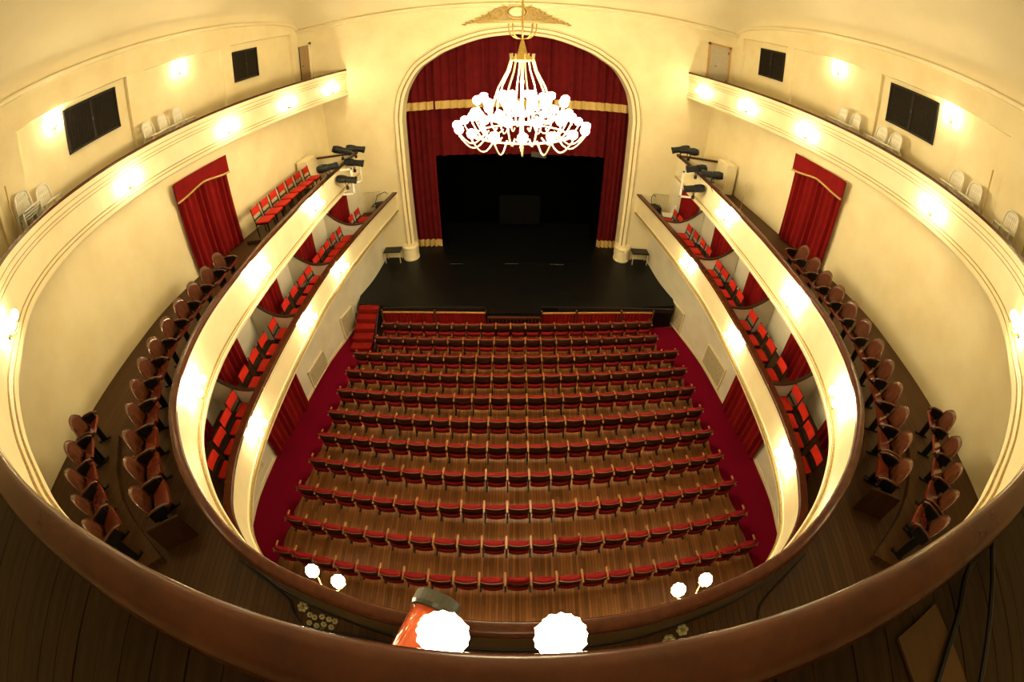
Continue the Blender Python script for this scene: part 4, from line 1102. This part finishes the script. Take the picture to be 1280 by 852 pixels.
# ================================================================ SPOTLIGHTS ON THE BALCONY ENDS
def spotlight(loc, aim, label):
    r = thing('spotlight', label, 'spotlight', loc, 0, 'stage spotlights')
    r.scale = (1.25, 1.25, 1.25)
    d = Vector(aim).normalized(); q = Vector((0, 0, 1)).rotation_difference(d).to_matrix().to_4x4()
    put('body', MB().lathe([(0.0, -0.27), (0.08, -0.26), (0.10, -0.20), (0.10, -0.02), (0.085, 0.0), (0.085, 0.20), (0.095, 0.21), (0.095, 0.27), (0.075, 0.27)], 14, q).me('body', 'spot', False), r)
    put('lens', MB().lathe([(0.0, 0.262), (0.075, 0.255)], 14, q).me('lens', 'lens', True), r)
    put('fin', MB().lathe([(0.102, -0.17), (0.112, -0.165), (0.112, -0.15), (0.102, -0.145)], 14, q).lathe([(0.102, -0.12), (0.112, -0.115), (0.112, -0.10), (0.102, -0.095)], 14, q).me('fin', 'spot'), r)
    side = d.cross(Vector((0, 0, 1))).normalized()
    pts = [side * 0.115, side * 0.115 + Vector((0, 0, -0.15)), Vector((0, 0, -0.20)), -side * 0.115 + Vector((0, 0, -0.15)), -side * 0.115]
    put('yoke', MB().tube(pts, 0.012, 6).me('yoke', 'iron'), r)
    put('clamp', MB().box(-0.03, 0.03, -0.03, 0.03, -0.27, -0.19).me('clamp', 'iron'), r)
for s in (-1, 1):
    spots = {-1: [((-5.58, 12.98, 6.76), (0.5, 0.25, -0.25)), ((-5.45, 13.85, 6.55), (0.7, 0.3, -0.25)), ((-5.62, 11.75, 6.58), (0.5, 0.6, -0.1)), ((-5.24, 13.02, 6.28), (0.7, 0.15, -0.2)), ((-5.28, 12.3, 5.95), (0.6, 0.1, -0.15))],
             1: [((5.55, 14.0, 6.60), (-0.7, 0.2, -0.25)), ((5.62, 13.4, 6.72), (-0.4, 0.4, -0.1)), ((5.40, 12.1, 6.50), (-0.8, 0.15, -0.2)), ((5.68, 11.5, 6.55), (-0.5, 0.3, -0.1)), ((5.28, 11.75, 5.95), (-0.7, 0.2, -0.2))]}[s]
    nm = ['at the very end of the rail', 'at the stage end of the rail', 'standing upright on the rail', 'hanging over the rail front', 'slung low under the white bracket']
    for i, (loc, aim) in enumerate(spots):
        spotlight(loc, aim, 'black stage spotlight %s, %s' % (nm[i], SIDE[s]))
    # white steel brackets and the pipe that carries the lamps
    r = thing('lamp_bracket', 'white square steel bracket carrying spotlights on balcony front, ' + SIDE[s], 'bracket', (s * 5.55, 12.5, 6.2), 0, 'spotlight brackets')
    put('pipe', MB().tube([(s * 0.02, -1.1, 0.12), (s * 0.02, 1.7, 0.12)], 0.022, 8).me('pipe', 'iron'), r)
    put('frame', MB().box(min(0, -s * 0.42), max(0, -s * 0.42), -0.025, 0.025, 0.0, 0.05).box(min(-s * 0.42, -s * 0.37), max(-s * 0.42, -s * 0.37), -0.025, 0.025, -0.85, 0.05).box(min(0, -s * 0.42), max(0, -s * 0.42), -0.025, 0.025, -0.85, -0.80).me('frame', 'whitemetal'), r)
    if s < 0:
        put('frame', MB().box(0, 0.40, 0.85, 0.89, 0.0, 0.04).box(0.36, 0.40, 0.85, 0.89, -0.75, 0.04).box(0.05, 0.40, 0.85, 0.89, -0.75, -0.71).me('frame', 'whitemetal'), r)
    put('cable', MB().tube([(s * 0.03, -1.1, 0.1), (s * 0.1, -1.3, -0.1), (s * 0.15, -1.2, -0.5), (s * 0.2, -1.0, -0.72)], 0.012, 6).me('cable', 'cable'), r)
    # clutter in the first box: folded music stand, dark bundle, radiator-like rack
    r = thing('black_equipment', 'heap of black cases and cables in the box nearest stage, ' + SIDE[s], 'equipment', (s * 5.30, 15.02, Z1))
    put('case', bevel_box('case', -0.22, 0.22, -0.35, 0.35, 0.01, 0.42, 'spot', 0.03, 2), r)
    put('case', bevel_box('case', -0.18, 0.18, -0.25, 0.25, 0.43, 0.68, 'spot', 0.03, 2), r, (0.02, 0.2, 0), (0, 0, 0.3))
    put('cable', MB().tube([(0.2 * math.cos(a * 0.9), 0.25 * math.sin(a), 0.72 + 0.02 * math.sin(3 * a)) for a in [k * 0.5 for k in range(26)]], 0.016, 5).me('cable', 'cable'), r)
    put('strap', MB().tube([(-0.15, 0.1, 0.7), (-0.1, 0.4, 0.95), (0.1, 0.75, 0.95), (0.2, 0.8, 0.85)], 0.014, 5).me('strap', 'cable'), r)
    r = thing('wire_rack', 'pale wire rack against the proscenium wall in first box, ' + SIDE[s], 'rack', (s * 5.75, 15.85, Z1), 0, 'wire racks')
    for k in range(9): put('bar', MB().tube([(-0.32 + 0.08 * k, 0, 0.02), (-0.32 + 0.08 * k, 0, 0.95)], 0.009, 5).me('bar', 'grille'), r)
    for z_ in (0.10, 0.95): put('crossbar', MB().tube([(-0.34, 0, z_), (0.34, 0, z_)], 0.012, 5).me('crossbar', 'grille'), r)
plc = thing('plastic_chair', 'white plastic chair among red chairs in box nearest stage', 'chair', (5.85, 15.0, Z1), PI / 2 - 0.15)
put('seat', PC['seat'], plc); put('backrest', PC['backrest'], plc)
for q in (-1, 1):
    for p_ in (-0.17, 0.2): put('leg', PC['leg'], plc, (q * 0.2, p_, 0))

# ================================================================ BALCONY BACK: ORANGE FOLLOW SPOT, CABLES, ROSETTES
fs = thing('follow_spot', 'orange-red cylindrical spotlight with grey rim behind the balcony rail', 'spotlight', (-0.74, 0.45, Z2))
dvec = Vector((0.30, 0.90, -0.10)).normalized(); q = Vector((0, 0, 1)).rotation_difference(dvec).to_matrix().to_4x4(); q.translation = Vector((0, 0, 1.31))
put('body', MB().lathe([(0.0, -0.45), (0.12, -0.44), (0.15, -0.38), (0.15, 0.36), (0.14, 0.36)], 28, q).me('body', 'orange', True), fs)
put('rim', MB().lathe([(0.151, 0.28), (0.165, 0.29), (0.175, 0.32), (0.175, 0.41), (0.162, 0.42), (0.155, 0.36), (0.0, 0.355)], 28, q).me('rim', 'grey', False), fs)
sd = dvec.cross(Vector((0, 0, 1))).normalized()
put('yoke', MB().tube([Vector((0, 0, 1.31)) + sd * 0.16, Vector((0, 0, 1.17)) + sd * 0.16, Vector((0, 0, 1.05)), Vector((0, 0, 1.17)) - sd * 0.16, Vector((0, 0, 1.31)) - sd * 0.16], 0.015, 6).me('yoke', 'iron'), fs)
put('stand', MB().tube([(0, 0, 1.05), (0, 0, 0.02)], 0.022, 8).me('stand', 'iron'), fs)
put('base', MB().lathe([(0, 0), (0.10, 0), (0.10, 0.015), (0.03, 0.025), (0, 0.025)], 16).me('base', 'iron'), fs)

def cable(name, pts, r, label, z):
    P = catmull([Vector(p) for p in pts], 8)
    tag(put(name, MB().tube([(p.x, p.y, p.z) for p in P], r, 6).me('cable', 'cable')), label, 'cable')
zc = Z2 + 0.02
cable('floor_cable', [(-3.3, 1.20, zc), (-2.85, 1.04, zc), (-2.5, 0.88, zc), (-2.40, 0.74, zc), (-2.22, 0.60, zc), (-1.9, 0.62, zc), (-1.5, 0.62, zc), (-1.1, 0.58, zc)], 0.016, 'black cable lying on balcony floor beside the cream rosettes', zc)
cable('floor_cable', [(3.5, 1.25, zc), (3.1, 1.05, zc), (2.75, 0.85, zc), (2.62, 0.70, zc), (2.56, 0.40, zc), (2.6, 0.0, zc)], 0.014, 'black cable curling over the balcony floor opposite the red-steps half', zc)
def rosette(x, y, z, R, label, nm='rosette'):
    b = MB(); 
    for k in range(6):
        a = 2 * PI * k / 6
        b.lathe([(0, -0.3 * R), (0.38 * R, 0), (0, 0.35 * R)], 7, T((0.55 * R * math.cos(a), 0.55 * R * math.sin(a), 0.3 * R)))
    r = tag(put(nm, b.me('petals', 'pale', True), None, (x, y, z)), label, 'ornament', 'cream rosettes on the balcony floor')
    put('centre', MB().lathe([(0, 0.1 * R), (0.3 * R, 0.4 * R), (0, 0.7 * R)], 8).me('centre', 'fringe', True), r)
for k in range(10):
    x, y = ((-2.19, 0.66), (-2.10, 0.645), (-2.02, 0.68), (-2.14, 0.74), (-2.055, 0.765), (-1.97, 0.755), (-1.93, 0.665), (-2.20, 0.755), (-1.90, 0.745), (-2.03, 0.60))[k]
    rosette(x, y, Z2 + 0.003, 0.042, 'small cream rosette in the cluster on the balcony floor by the cable')
rosette(-2.30, 0.83, Z2 + 0.003, 0.075, 'single larger cream rosette on balcony floor apart from the cluster')
rosette(1.66, 0.69, Z2 + 0.003, 0.08, 'single cream rosette on balcony floor on the half opposite red steps')
rosette(1.50, 0.60, Z2 + 0.003, 0.08, 'dull rosette next to the single cream one, opposite red steps')

# gallery floor clutter beside the camera
zc = Z3 + 0.056
cable('gallery_cable', [(2.30, 0.0, zc + 0.5), (2.25, -0.06, zc + 0.03), (2.0, -0.28, zc), (1.74, -0.52, zc), (1.4, -0.95, zc)], 0.022, 'thick black cable over the gallery planks nearer the rail middle', zc)
cable('gallery_cable', [(2.72, 0.08, zc + 0.4), (2.68, 0.0, zc + 0.03), (2.45, -0.32, zc), (2.15, -0.77, zc), (1.9, -1.2, zc)], 0.020, 'thick black cable over the gallery planks farther along the rail', zc)
tag(put('loose_board', MB().add([(1.52, -0.16, 0.012), (1.86, -0.12, 0.012), (2.05, -0.75, 0.012), (1.62, -0.62, 0.012), (1.52, -0.16, 0.028), (1.86, -0.12, 0.028), (2.05, -0.75, 0.028), (1.62, -0.62, 0.028)], [(3, 2, 1, 0), (4, 5, 6, 7), (0, 1, 5, 4), (1, 2, 6, 5), (2, 3, 7, 6), (3, 0, 4, 7)]).me('board', 'plyboard'), None, (0, 0, Z3)), 'pale loose board lying on the dark gallery planks', 'board')
